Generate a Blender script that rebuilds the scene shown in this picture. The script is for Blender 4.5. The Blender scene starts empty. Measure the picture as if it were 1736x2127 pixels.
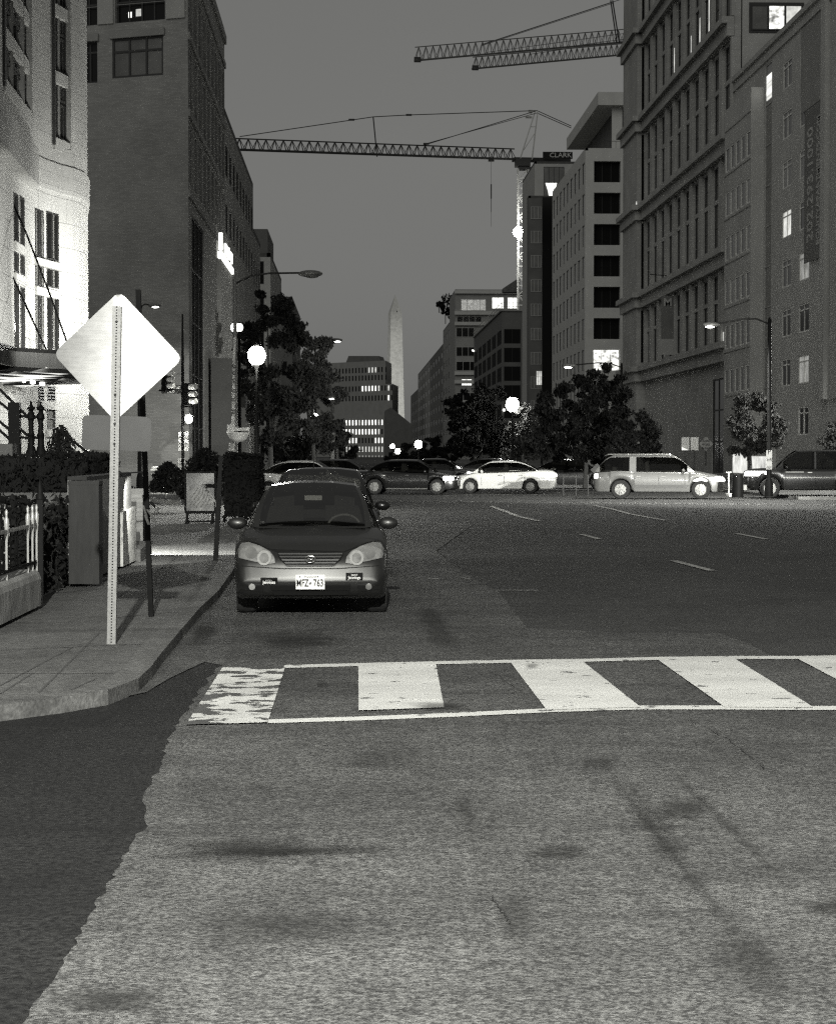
import bpy, bmesh, math, random
from mathutils import Vector, Matrix, Quaternion
from mathutils.bvhtree import BVHTree
R = math.radians
sin, cos, pi = math.sin, math.cos, math.pi
rnd = random.Random(7)
C = bpy.context.scene.collection
sc = bpy.context.scene

# ------------------------------------------------------------ camera
EYE = 1.8
YAW = math.atan(133 / 4150)
PITCH = math.atan(123.5 / 4150)
FP = 4150.0
cam_d = bpy.data.cameras.new("camera")
cam = bpy.data.objects.new("camera", cam_d)
C.objects.link(cam)
cam.location = (0, 0, EYE)
cam.rotation_euler = (pi / 2 - PITCH, 0, -YAW)
cam_d.sensor_fit = 'HORIZONTAL'
cam_d.sensor_width = 36
cam_d.lens = 36 * FP / 1736
cam_d.clip_start = 0.1
cam_d.clip_end = 9000
sc.camera = cam

# ------------------------------------------------------------ sky, dusk light, exposure
TINT = (1.0, 1.0, 0.962)
world = bpy.data.worlds.new("World")
sc.world = world
world.use_nodes = True
nt = world.node_tree
nt.nodes.clear()
sky = nt.nodes.new('ShaderNodeTexSky')
sky.sky_type = 'NISHITA'
sky.sun_disc = False
sky.sun_elevation = R(2.0)
sky.sun_rotation = R(200)
bw = nt.nodes.new('ShaderNodeRGBToBW')
mr = nt.nodes.new('ShaderNodeMapRange')      # dusk sky: evened out by the city's own glow
mr.inputs['From Min'].default_value = 0.0
mr.inputs['From Max'].default_value = 2.0
mr.inputs['To Min'].default_value = 0.9
mr.inputs['To Max'].default_value = 1.5
tn = nt.nodes.new('ShaderNodeMix'); tn.data_type = 'RGBA'; tn.blend_type = 'MULTIPLY'
tn.inputs[0].default_value = 1.0
tn.inputs[7].default_value = (*TINT, 1)
bg = nt.nodes.new('ShaderNodeBackground')
bg.inputs['Strength'].default_value = 0.118
out = nt.nodes.new('ShaderNodeOutputWorld')
nt.links.new(sky.outputs[0], bw.inputs[0])
nt.links.new(bw.outputs[0], mr.inputs[0])
nt.links.new(mr.outputs[0], tn.inputs[6])
nt.links.new(tn.outputs[2], bg.inputs[0])
nt.links.new(bg.outputs[0], out.inputs[0])

sun_d = bpy.data.lights.new("dusk_sun", 'SUN')
sun_d.energy = 0.45
sun_d.angle = R(40)
sun_d.color = (1, 1, 0.95)
sun = bpy.data.objects.new("dusk_sun", sun_d)
C.objects.link(sun)
sun.rotation_euler = (R(60), 0, R(-22))

sc.view_settings.view_transform = 'Standard'
sc.view_settings.look = 'None'
sc.view_settings.exposure = 0
sc.view_settings.gamma = 1
sc.cycles.use_denoising = False
sc.cycles.use_adaptive_sampling = False
sc.cycles.pixel_filter_type = 'GAUSSIAN'
sc.cycles.sample_clamp_indirect = 3.0
sc.cycles.max_bounces = 5
sc.cycles.diffuse_bounces = 2
sc.cycles.glossy_bounces = 3
sc.cycles.transparent_max_bounces = 12
sc.cycles.caustics_reflective = False
sc.cycles.caustics_refractive = False

# ------------------------------------------------------------ pixel -> world
ca, sa = cos(YAW), sin(YAW)
def P(px, py, d):
    u = (px - 868) / FP; v = (1063.5 - py) / FP
    t = d / (cos(PITCH) + v * sin(PITCH))
    x, y, z = t * u, d, t * (-sin(PITCH) + v * cos(PITCH))
    return Vector((x * ca + y * sa, -x * sa + y * ca, z + EYE))
def G(px, py, z=0.0):
    a = P(px, py, 1.0) - Vector((0, 0, EYE))
    t = (z - EYE) / a.z
    return Vector((a.x * t, a.y * t, z))
def VX(px, X, py=940):
    a = P(px, py, 1.0) - Vector((0, 0, EYE))
    t = X / a.x
    return Vector((X, a.y * t, EYE + a.z * t))
def dep(p): return p.x * sa + p.y * ca
def zat(py, d): return P(868, py, d).z

# ------------------------------------------------------------ materials
MATS = {}
def gcol(v): return (v * TINT[0], v * TINT[1], v * TINT[2], 1)
def mat(name, v, rough=0.8, var=0.15, scale=3.0, bump=0.0, metal=0.0, spec=0.5, emit=0.0, coat=0.0, detail=4, obj=False, stretch=None):
    if name in MATS: return MATS[name]
    m = bpy.data.materials.new(name); MATS[name] = m
    m.use_nodes = True
    n = m.node_tree; b = n.nodes['Principled BSDF']
    b.inputs['Roughness'].default_value = rough
    b.inputs['Metallic'].default_value = metal
    b.inputs['Specular IOR Level'].default_value = spec
    b.inputs['Coat Weight'].default_value = coat
    b.inputs['Base Color'].default_value = gcol(v)
    if emit:
        b.inputs['Emission Color'].default_value = (1, 1, .96, 1)
        b.inputs['Emission Strength'].default_value = emit
    if var or bump:
        tc = n.nodes.new('ShaderNodeTexCoord')
        mp = n.nodes.new('ShaderNodeMapping')
        if stretch: mp.inputs['Scale'].default_value = stretch
        n.links.new(tc.outputs['Object'], mp.inputs[0])
        nz = n.nodes.new('ShaderNodeTexNoise')
        nz.inputs['Scale'].default_value = scale
        nz.inputs['Detail'].default_value = detail
        nz.inputs['Roughness'].default_value = .65
        n.links.new(mp.outputs[0], nz.inputs['Vector'])
        if var:
            r = n.nodes.new('ShaderNodeMapRange')
            r.inputs['From Min'].default_value = .3; r.inputs['From Max'].default_value = .7
            r.inputs['To Min'].default_value = v * (1 - var); r.inputs['To Max'].default_value = v * (1 + var)
            n.links.new(nz.outputs['Fac'], r.inputs[0])
            cb = n.nodes.new('ShaderNodeVectorMath'); cb.operation = 'SCALE'
            cb.inputs[0].default_value = TINT
            n.links.new(r.outputs[0], cb.inputs['Scale'])
            n.links.new(cb.outputs[0], b.inputs['Base Color'])
        if bump:
            bp = n.nodes.new('ShaderNodeBump')
            bp.inputs['Strength'].default_value = bump; bp.inputs['Distance'].default_value = .05
            n.links.new(nz.outputs['Fac'], bp.inputs['Height'])
            n.links.new(bp.outputs[0], b.inputs['Normal'])
    return m
def mixcol(n, a, b2, fac):
    mx = n.nodes.new('ShaderNodeMix'); mx.data_type = 'RGBA'
    n.links.new(fac, mx.inputs[0])
    for s, q in ((6, a), (7, b2)):
        if isinstance(q, float): mx.inputs[s].default_value = gcol(q)
        else: n.links.new(q, mx.inputs[s])
    return mx.outputs[2]
def noise(n, scale, detail=4, stretch=(1, 1, 1), rough=.6, vor=False):
    tc = n.nodes.new('ShaderNodeTexCoord'); mp = n.nodes.new('ShaderNodeMapping')
    mp.inputs['Scale'].default_value = stretch
    n.links.new(tc.outputs['Object'], mp.inputs[0])
    if vor:
        z = n.nodes.new('ShaderNodeTexVoronoi'); z.inputs['Scale'].default_value = scale
        n.links.new(mp.outputs[0], z.inputs['Vector'])
        return z.outputs['Distance']
    z = n.nodes.new('ShaderNodeTexNoise'); z.inputs['Scale'].default_value = scale
    z.inputs['Detail'].default_value = detail; z.inputs['Roughness'].default_value = rough
    n.links.new(mp.outputs[0], z.inputs['Vector'])
    return z.outputs['Fac']
def ramp(n, sock, a, b2, ta=0.0, tb=1.0):
    r = n.nodes.new('ShaderNodeMapRange'); r.clamp = True
    r.inputs['From Min'].default_value = a; r.inputs['From Max'].default_value = b2
    r.inputs['To Min'].default_value = ta; r.inputs['To Max'].default_value = tb
    n.links.new(sock, r.inputs[0]); return r.outputs[0]
def mulf(n, a, b2):
    m = n.nodes.new('ShaderNodeMath'); m.operation = 'MULTIPLY'
    n.links.new(a, m.inputs[0])
    if isinstance(b2, float): m.inputs[1].default_value = b2
    else: n.links.new(b2, m.inputs[1])
    return m.outputs[0]
def asphalt(name, v, grain=.5, stain=.4, rough=.85, bump=.5, agg=60):
    """asphalt: pale aggregate chips in dark binder, stretched tyre and oil stains, hairline cracks"""
    m = bpy.data.materials.new(name); MATS[name] = m; m.use_nodes = True
    n = m.node_tree; b = n.nodes['Principled BSDF']
    fine = ramp(n, noise(n, agg, 2, rough=.7), .36, .66)
    col = mixcol(n, v * (1 - grain), v * (1 + grain * 1.5), fine)
    med = ramp(n, noise(n, 9, 4), .35, .65, .80, 1.15)
    big = ramp(n, noise(n, .55, 5, (1, 1, 1), .7), .38, .60, 1 - stain, 1.06)
    streak = ramp(n, noise(n, 1.1, 5, (.28, 1.5, 1), .7), .56, .68, 1.0, 1 - stain)
    k = mulf(n, mulf(n, med, big), streak)
    sc_ = n.nodes.new('ShaderNodeVectorMath'); sc_.operation = 'SCALE'
    n.links.new(col, sc_.inputs[0]); n.links.new(k, sc_.inputs['Scale'])
    n.links.new(sc_.outputs[0], b.inputs['Base Color'])
    b.inputs['Roughness'].default_value = rough
    b.inputs['Specular IOR Level'].default_value = .35
    bp = n.nodes.new('ShaderNodeBump'); bp.inputs['Strength'].default_value = bump; bp.inputs['Distance'].default_value = .01
    n.links.new(fine, bp.inputs['Height']); n.links.new(bp.outputs[0], b.inputs['Normal'])
    return m
def paintmat(name, wear, v=.75, under=.1, sc_=7.0, stretch=(1, 1, 1)):
    m = bpy.data.materials.new(name); MATS[name] = m; m.use_nodes = True
    n = m.node_tree; b = n.nodes['Principled BSDF']
    chip = ramp(n, noise(n, sc_, 8, stretch, .62), wear - .006, wear + .006)
    dirt = ramp(n, noise(n, 1.3, 6, (.5, 1, 1)), .35, .65, .78, 1.0)
    fine = ramp(n, noise(n, 70, 2), .4, .6, .86, 1.05)
    s = n.nodes.new('ShaderNodeVectorMath'); s.operation = 'SCALE'
    s.inputs[0].default_value = (v, v, v * .95)
    n.links.new(mulf(n, dirt, fine), s.inputs['Scale'])
    c = mixcol(n, under, s.outputs[0], chip)
    n.links.new(c, b.inputs['Base Color'])
    b.inputs['Roughness'].default_value = .7
    return m
def brick(name, v, w=.22, h=.075, mort=.8, rough=.9, contrast=.25, axis='X', mortar=.012):
    """courses laid in u = x+y, z so it works on any upright wall"""
    m = bpy.data.materials.new(name); MATS[name] = m; m.use_nodes = True
    n = m.node_tree; b = n.nodes['Principled BSDF']
    tc = n.nodes.new('ShaderNodeTexCoord'); sp = n.nodes.new('ShaderNodeSeparateXYZ')
    n.links.new(tc.outputs['Object'], sp.inputs[0])
    ad = n.nodes.new('ShaderNodeMath'); ad.operation = 'ADD'
    n.links.new(sp.outputs[0], ad.inputs[0]); n.links.new(sp.outputs[1], ad.inputs[1])
    cb = n.nodes.new('ShaderNodeCombineXYZ')
    n.links.new(ad.outputs[0], cb.inputs[0]); n.links.new(sp.outputs[2], cb.inputs[1])
    bt = n.nodes.new('ShaderNodeTexBrick')
    bt.inputs['Scale'].default_value = 1.0
    bt.inputs['Brick Width'].default_value = w; bt.inputs['Row Height'].default_value = h
    bt.inputs['Mortar Size'].default_value = mortar
    bt.inputs['Color1'].default_value = gcol(v * (1 - contrast)); bt.inputs['Color2'].default_value = gcol(v * (1 + contrast))
    bt.inputs['Mortar'].default_value = gcol(v * mort)
    n.links.new(cb.outputs[0], bt.inputs['Vector'])
    k = ramp(n, noise(n, .35, 5), .3, .7, .82, 1.15)
    s = n.nodes.new('ShaderNodeVectorMath'); s.operation = 'SCALE'
    n.links.new(bt.outputs['Color'], s.inputs[0]); n.links.new(k, s.inputs['Scale'])
    n.links.new(s.outputs[0], b.inputs['Base Color'])
    b.inputs['Roughness'].default_value = rough
    return m
def emat(name, e, var=0.0, scale=2.0, stretch=(1, 1, 1), lo=0.2):
    m = bpy.data.materials.new(name); MATS[name] = m; m.use_nodes = True
    n = m.node_tree; b = n.nodes['Principled BSDF']
    b.inputs['Base Color'].default_value = gcol(.5)
    b.inputs['Roughness'].default_value = .2
    b.inputs['Emission Color'].default_value = (1, 1, .95, 1)
    b.inputs['Emission Strength'].default_value = e
    if var:
        f = ramp(n, noise(n, scale, 3, stretch), .5 - var / 2, .5 + var / 2, e * lo, e)
        n.links.new(f, b.inputs['Emission Strength'])
    return m
def glassmat(name, tr=.35, v=.02, rough=.03, spec=1.0):
    m = bpy.data.materials.new(name); MATS[name] = m; m.use_nodes = True
    n = m.node_tree; n.nodes.clear()
    o = n.nodes.new('ShaderNodeOutputMaterial')
    t = n.nodes.new('ShaderNodeBsdfTransparent'); t.inputs[0].default_value = gcol(tr)
    g = n.nodes.new('ShaderNodeBsdfGlossy'); g.inputs['Roughness'].default_value = rough
    f = n.nodes.new('ShaderNodeFresnel'); f.inputs[0].default_value = 1.5
    mx = n.nodes.new('ShaderNodeMixShader')
    n.links.new(mulf(n, f.outputs[0], spec), mx.inputs[0]); n.links.new(t.outputs[0], mx.inputs[1]); n.links.new(g.outputs[0], mx.inputs[2])
    n.links.new(mx.outputs[0], o.inputs[0])
    return m

# ------------------------------------------------------------ mesh building
OFF = {}
def V(*a): return Vector(a)
def rad(e):  # lamp factor placeholder
    return e
class MB:
    def __init__(s): s.v = []; s.f = []
    def add(s, vs, fs):
        k = len(s.v); s.v += [Vector(x) for x in vs]; s.f += [tuple(i + k for i in f) for f in fs]; return s
    def box(s, c, size, rz=0, M=None):
        x, y, z = size[0] / 2, size[1] / 2, size[2] / 2
        vs = [V(i * x, j * y, k * z) for i in (-1, 1) for j in (-1, 1) for k in (-1, 1)]
        m = M if M is not None else Matrix.Rotation(rz, 3, 'Z')
        vs = [m @ q + Vector(c) for q in vs]
        return s.add(vs, [(0, 1, 3, 2), (4, 6, 7, 5), (0, 4, 5, 1), (2, 3, 7, 6), (0, 2, 6, 4), (1, 5, 7, 3)])
    def quad(s, *p): return s.add(p, [tuple(range(len(p)))])
    def prism(s, poly, z0, z1):
        n = len(poly)
        vs = [V(p[0], p[1], z0) for p in poly] + [V(p[0], p[1], z1) for p in poly]
        return s.add(vs, [tuple(range(n))[::-1], tuple(range(n, 2 * n))] + [(i, (i + 1) % n, n + (i + 1) % n, n + i) for i in range(n)])
    def extr(s, poly, vec):
        n = len(poly); vec = Vector(vec)
        vs = [Vector(p) for p in poly] + [Vector(p) + vec for p in poly]
        return s.add(vs, [tuple(range(n))[::-1], tuple(range(n, 2 * n))] + [(i, (i + 1) % n, n + (i + 1) % n, n + i) for i in range(n)])
    def tube(s, pts, r, n=8, r2=None, cap=True):
        pts = [Vector(p) for p in pts]; m = len(pts); base = len(s.v)
        if r2 is None: r2 = r
        for i, p in enumerate(pts):
            d = (pts[min(i + 1, m - 1)] - pts[max(i - 1, 0)]).normalized()
            up = V(0, 0, 1) if abs(d.z) < .95 else V(1, 0, 0)
            a = d.cross(up).normalized(); b = d.cross(a)
            rr = r + (r2 - r) * i / (m - 1)
            for k in range(n):
                t = 2 * pi * k / n
                s.v.append(p + a * rr * cos(t) + b * rr * sin(t))
        for i in range(m - 1):
            for k in range(n):
                s.f.append((base + i * n + k, base + i * n + (k + 1) % n, base + (i + 1) * n + (k + 1) % n, base + (i + 1) * n + k))
        if cap:
            s.f.append(tuple(base + k for k in range(n))[::-1]); s.f.append(tuple(base + (m - 1) * n + k for k in range(n)))
        return s
    def bar(s, a, b, w, h=None):
        a, b = Vector(a), Vector(b); h = h or w
        d = b - a; L = d.length; d.normalize()
        up = V(0, 0, 1) if abs(d.z) < .95 else V(1, 0, 0)
        x = d.cross(up).normalized(); y = x.cross(d)
        M = Matrix((x, d, y)).transposed()
        return s.box((a + b) / 2, (w, L, h), M=M)
    def lathe(s, prof, c=(0, 0, 0), n=20, axis='Z'):
        base = len(s.v); c = Vector(c)
        for r, z in prof:
            for k in range(n):
                t = 2 * pi * k / n
                q = V(r * cos(t), r * sin(t), z)
                if axis == 'X': q = V(q.z, q.x, q.y)
                if axis == 'Y': q = V(q.x, q.z, q.y)
                s.v.append(q + c)
        for i in range(len(prof) - 1):
            for k in range(n):
                s.f.append((base + i * n + k, base + i * n + (k + 1) % n, base + (i + 1) * n + (k + 1) % n, base + (i + 1) * n + k))
        return s
    def ball(s, c, r, n=12, sq=(1, 1, 1)):
        prof = [(r * sin(pi * i / n) + 1e-5, -r * cos(pi * i / n)) for i in range(n + 1)]
        k = len(s.v); s.lathe(prof, (0, 0, 0), n * 2)
        for i in range(k, len(s.v)):
            q = s.v[i]; s.v[i] = V(q.x * sq[0], q.y * sq[1], q.z * sq[2]) + Vector(c)
        return s
    def xf(s, M):
        s.v = [M @ q for q in s.v]; return s
    def build(s, name, m, parent=None, smooth=False, origin=None, angle=None):
        o = Vector(origin) if origin is not None else (OFF.get(parent, V(0, 0, 0)) if parent else V(0, 0, 0))
        me = bpy.data.meshes.new(name)
        me.from_pydata([tuple(q - o) for q in s.v], [], s.f)
        bm = bmesh.new(); bm.from_mesh(me)
        bmesh.ops.recalc_face_normals(bm, faces=bm.faces); bm.to_mesh(me); bm.free()
        if smooth:
            me.polygons.foreach_set('use_smooth', [True] * len(me.polygons))
            if angle: me.set_sharp_from_angle(angle=R(angle))
        if m: me.materials.append(m)
        ob = bpy.data.objects.new(name, me); C.objects.link(ob)
        if parent: ob.parent = parent; OFF[ob] = o
        else: ob.location = o; OFF[ob] = o
        return ob
def tag(o, label, cat, group=None):
    o['label'] = label; o['category'] = cat
    if group: o['group'] = group
    return o
def thing(name, label, cat, loc=(0, 0, 0), group=None, rz=0):
    o = bpy.data.objects.new(name, None); C.objects.link(o)
    o.empty_display_size = .3
    o.location = loc; OFF[o] = Vector(loc)
    if rz: o.rotation_euler.z = rz
    return tag(o, label, cat, group)
def local(o): OFF[o] = V(0, 0, 0); return o
def struct(o): o['kind'] = 'structure'; return o
def copy_tree(o, parent=None):
    c = o.copy(); C.objects.link(c); c.parent = parent
    for ch in list(o.children): copy_tree(ch, c)
    return c
def lamp(kind, name, loc, power, parent=None, radius=.12, aim=None, size=None, blend=.5, angle=160, sizey=None):
    l = bpy.data.lights.new(name, kind); l.energy = power; l.color = (1, 1, .95)
    if kind in ('POINT', 'SPOT'): l.shadow_soft_size = radius
    if kind == 'SPOT': l.spot_size = R(angle); l.spot_blend = blend
    if kind == 'AREA':
        l.size = size or .5
        if sizey: l.shape = 'RECTANGLE'; l.size_y = sizey
    o = bpy.data.objects.new(name, l); C.objects.link(o)
    loc = Vector(loc)
    o.location = loc - (OFF.get(parent, V(0, 0, 0)) if parent else V(0, 0, 0))
    if aim is not None:
        d = (Vector(aim) - loc).normalized()
        o.rotation_mode = 'QUATERNION'; o.rotation_quaternion = d.to_track_quat('-Z', 'Y')
    if parent: o.parent = parent
    return o
def text(txt, size, m, parent, origin, right, up, name='lettering', depth=.004, align='CENTER', squeeze=1.0, bold=0.0):
    cu = bpy.data.curves.new(name, 'FONT'); cu.body = txt; cu.size = size
    cu.align_x = align; cu.align_y = 'CENTER'; cu.extrude = depth; cu.resolution_u = 2; cu.offset = bold
    t = bpy.data.objects.new(name, cu); C.objects.link(t)
    dg = bpy.context.evaluated_depsgraph_get()
    me = bpy.data.meshes.new_from_object(t.evaluated_get(dg))
    bpy.data.objects.remove(t)
    right = Vector(right).normalized(); up = Vector(up).normalized(); nn = right.cross(up)
    M = Matrix((right * squeeze, up, nn)).transposed().to_4x4(); M.translation = Vector(origin) - OFF.get(parent, V(0, 0, 0))
    me.transform(M); me.name = name
    me.materials.clear(); me.materials.append(m)
    o = bpy.data.objects.new(name, me); C.objects.link(o)
    o.parent = parent; OFF[o] = OFF.get(parent, V(0, 0, 0))
    return o

# ------------------------------------------------------------ facades
class Fac:
    """upright wall plane from A (left, seen from outside) to B (right)"""
    def __init__(s, A, B):
        s.A = V(A[0], A[1], 0); s.B = V(B[0], B[1], 0)
        s.L = (s.B - s.A).length; s.d = (s.B - s.A).normalized(); s.n = V(s.d.y, -s.d.x, 0)
    def p(s, u, z, o=0.0): return s.A + s.d * u + s.n * o + V(0, 0, z)
    def u(s, px):
        a = P(px, 940, 1.0) - V(0, 0, EYE); a.z = 0
        # A + d*u = a*t
        det = s.d.x * (-a.y) + a.x * s.d.y
        return ((-s.A.x) * (-a.y) + a.x * (-s.A.y)) / det
    def z(s, px, py):
        q = s.p(s.u(px), 0); return zat(py, dep(q))
    def rect(s, x0, y0, x1, y1):
        """pixel box -> (u0,u1,z0,z1); heights are read at its left edge"""
        return (s.u(x0), s.u(x1), s.z(x0, y1), s.z(x0, y0))
def wallmesh(mb, f, z0, z1, holes, depth=.25, u0=0.0, u1=None, o=0.0):
    u1 = f.L if u1 is None else u1
    hs = [(max(h[0], u0), min(h[1], u1), max(h[2], z0), min(h[3], z1)) for h in holes]
    hs = [h for h in hs if h[1] - h[0] > .02 and h[3] - h[2] > .02]
    us = sorted({round(x, 3) for x in [u0, u1] + [h[0] for h in hs] + [h[1] for h in hs]})
    zs = sorted({round(x, 3) for x in [z0, z1] + [h[2] for h in hs] + [h[3] for h in hs]})
    idx = {}
    def vi(i, j):
        if (i, j) not in idx:
            idx[(i, j)] = len(mb.v); mb.v.append(f.p(us[i], zs[j], o))
        return idx[(i, j)]
    for i in range(len(us) - 1):
        for j in range(len(zs) - 1):
            cu, cz = (us[i] + us[i + 1]) / 2, (zs[j] + zs[j + 1]) / 2
            if any(h[0] < cu < h[1] and h[2] < cz < h[3] for h in hs): continue
            mb.f.append((vi(i, j), vi(i + 1, j), vi(i + 1, j + 1), vi(i, j + 1)))
    for h in hs:
        a, b, c, d = h
        F = [f.p(a, c, o), f.p(b, c, o), f.p(b, d, o), f.p(a, d, o)]
        K = [f.p(a, c, o - depth), f.p(b, c, o - depth), f.p(b, d, o - depth), f.p(a, d, o - depth)]
        mb.add(F + K, [(0, 1, 5, 4), (1, 2, 6, 5), (2, 3, 7, 6), (3, 0, 4, 7)])
def window(f, h, parent, pane_m, frame_m, nx=1, nz=1, depth=.2, t=.06, o=0.0, name='window', lab=None, zsplit=None):
    a, b, c, d = h
    m = MB()
    y0, y1 = o - depth + .06, o - depth - .02
    def fb(u0, u1, z0, z1):
        m.extr([f.p(u0, z0, y0), f.p(u1, z0, y0), f.p(u1, z1, y0), f.p(u0, z1, y0)], f.n * (y1 - y0))
    fb(a, b, c, c + t); fb(a, b, d - t, d)
    fb(a, a + t, c + t, d - t); fb(b - t, b, c + t, d - t)
    for i in range(1, nx):
        u = a + (b - a) * i / nx; fb(u - t / 2, u + t / 2, c + t, d - t)
    zz = zsplit if zsplit else [i / nz for i in range(1, nz)]
    for q in zz:
        z = c + (d - c) * q
        m.extr([f.p(a + t, z - t / 2, y0 - .003), f.p(b - t, z - t / 2, y0 - .003), f.p(b - t, z + t / 2, y0 - .003), f.p(a + t, z + t / 2, y0 - .003)], f.n * (y1 - y0))
    w = m.build(name, frame_m, parent)
    q = MB(); yp = o - depth + .01
    q.quad(f.p(a + t / 2, c + t / 2, yp), f.p(b - t / 2, c + t / 2, yp), f.p(b - t / 2, d - t / 2, yp), f.p(a + t / 2, d - t / 2, yp))
    q.build('pane', pane_m, w)
    if lab: w['label'] = lab
    return w
def band(mb, f, u0, u1, z0, z1, o0, o1):
    mb.extr([f.p(u0, z0, o0), f.p(u1, z0, o0), f.p(u1, z1, o0), f.p(u0, z1, o0)], f.n * (o1 - o0))
def shell(mb, pts, z0, z1, skip=()):
    """plain sides of a block, plan points counter-clockwise seen from above, some sides left to wallmesh"""
    n = len(pts)
    for i in range(n):
        if i in skip: continue
        a, b = pts[i], pts[(i + 1) % n]
        mb.quad(V(a[0], a[1], z0), V(b[0], b[1], z0), V(b[0], b[1], z1), V(a[0], a[1], z1))
def roofpart(pts, z, m, parent, par=.5, w=.35):
    q = MB()
    q.add([V(p[0], p[1], z - .05) for p in pts], [tuple(range(len(pts)))])
    n = len(pts)
    for i in range(n):
        a, b = V(pts[i][0], pts[i][1], 0), V(pts[(i + 1) % n][0], pts[(i + 1) % n][1], 0)
        d = (b - a).normalized(); nn = V(-d.y, d.x, 0)
        q.extr([a + V(0, 0, z), b + V(0, 0, z), b + nn * w + V(0, 0, z), a + nn * w + V(0, 0, z)], (0, 0, par))
    return q.build('roof', m, parent)
# ------------------------------------------------------------ shared materials
asphalt('asphalt_dark', .05, grain=.45, stain=.25, agg=45)
asphalt('asphalt_old', .086, grain=.62, stain=.34, agg=48)
asphalt('asphalt_patch', .0105, grain=1.0, stain=.45, agg=30)
asphalt('gutter_concrete', .09, grain=.3, stain=.4, agg=40)
asphalt('walk_concrete', .13, grain=.22, stain=.35, agg=30, bump=.2)
asphalt('kerb_concrete', .145, grain=.22, stain=.3, agg=30, bump=.2)
paintmat('paint_good', .37, v=.82, under=.15, sc_=5)
paintmat('paint_worn', .48, v=.8, under=.08, sc_=3.4, stretch=(1.0, 1.25, 1))
paintmat('paint_thin', .44, v=.5, under=.09, sc_=14)
M = MATS
brick('brick_dark', .32, contrast=.14, mort=.9)
brick('brick_plain', .24, contrast=.12, mort=1.2)
brick('stone_ashlar', .30, w=.9, h=.45, mort=.55, contrast=.06, mortar=.014)
brick('stone_dark', .38, w=1.1, h=.5, mort=.75, contrast=.04, mortar=.012)
mat('concrete_pale', .38, .85, .10, .4)
mat('concrete_mid', .26, .85, .12, .5)
mat('concrete_dark', .12, .85, .15, .5)
mat('facade_grey', .42, .85, .10, .4)
mat('iron_black', .008, .6, .2, 8, spec=.12)
mat('metal_dark', .035, .5, .2, 8, spec=.2)
mat('frame_dark', .03, .5, .1, 4)
mat('frame_pale', .35, .5, .1, 4)
mat('roofing', .08, .9, .2, 1)
mat('pane_dark', .010, .12, 0, spec=.28)
mat('pane_mid', .16, .25, .25, .6, spec=.5)
mat('blind_pale', .35, .5, .1, 2)
mat('alu', .62, .38, .08, 18, metal=1.0)
mat('galv', .2, .5, .25, 30, metal=.4)
mat('white_paint', .75, .5, .06, 6)
mat('sign_white', .78, .5, .04, 8)
mat('ink', .012, .8, 0, spec=.08)
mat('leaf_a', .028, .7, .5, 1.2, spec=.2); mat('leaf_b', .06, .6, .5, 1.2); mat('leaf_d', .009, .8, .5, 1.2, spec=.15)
mat('bark', .06, .9, .4, 12, bump=.6)
emat('lit_bright', 2.4, .5, .9, lo=.35)
emat('lit_mid', 1.0, .5, 1.2, lo=.25)
emat('lit_dim', .35, .6, 1.2, lo=.1)
emat('lit_blotch', 2.2, .35, 1.5, (1, 1, 1.4), lo=.05)
emat('globe', 30); emat('lamp_lens', 14); emat('lamp_dim', 2.5); emat('signal_lens', 3.0)
emat('flood_lens', 120)

# ------------------------------------------------------------ ground, roads, pavements
MA = R(21)                       # the avenue that crosses at an angle
E = V(cos(MA), -sin(MA), 0)      # along the avenue towards the right
N_ = V(sin(MA), cos(MA), 0)      # across it, away from the camera
WALK = .11
def sheet(name, poly, z, m):
    q = MB(); q.add([V(p[0], p[1], z) for p in poly], [tuple(range(len(poly)))])
    return struct(q.build(name, m))
sheet('road', [(-2500, -60), (2500, -60), (2500, 5000), (-2500, 5000)], 0, M['asphalt_dark'])
kin = [(474, 1172), (442, 1201), (371, 1271), (298, 1338), (256, 1390), (205, 1424), (128, 1439), (0, 1450)]
kout = [(478, 1193), (453, 1228), (416, 1262), (374, 1311), (336, 1356), (315, 1384), (288, 1410), (224, 1434), (128, 1450), (0, 1466)]
kin_w = [G(x, y, WALK) for x, y in kin]; kout_w = [G(x, y, WALK) for x, y in kout]
kend_in = kin_w[-1] + (kin_w[-1] - kin_w[-2]).normalized() * 40
kend_out = kout_w[-1] + (kout_w[-1] - kout_w[-2]).normalized() * 40
# avenue corner on the left, seen past the parked car
AV = V(0, 82.5, 0)               # far kerb of the avenue on the street axis
def av(s, n): return AV + E * s + N_ * n
near_edge = -17.5
c1 = V(-1.95, 0, 0)
def on_kerb(n):                  # where the near-left kerb meets the avenue offset n
    s = (c1.x - AV.x - N_.x * n) / E.x
    return av(s, n)
cn = on_kerb(near_edge)
kin_w = [V(-2.05, cn.y - 3, WALK), V(-2.02, 34, WALK)] + kin_w + [kend_in]
kout_w = [V(-1.88, cn.y - 3, WALK), V(-1.86, 34, WALK)] + kout_w + [kend_out]
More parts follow.
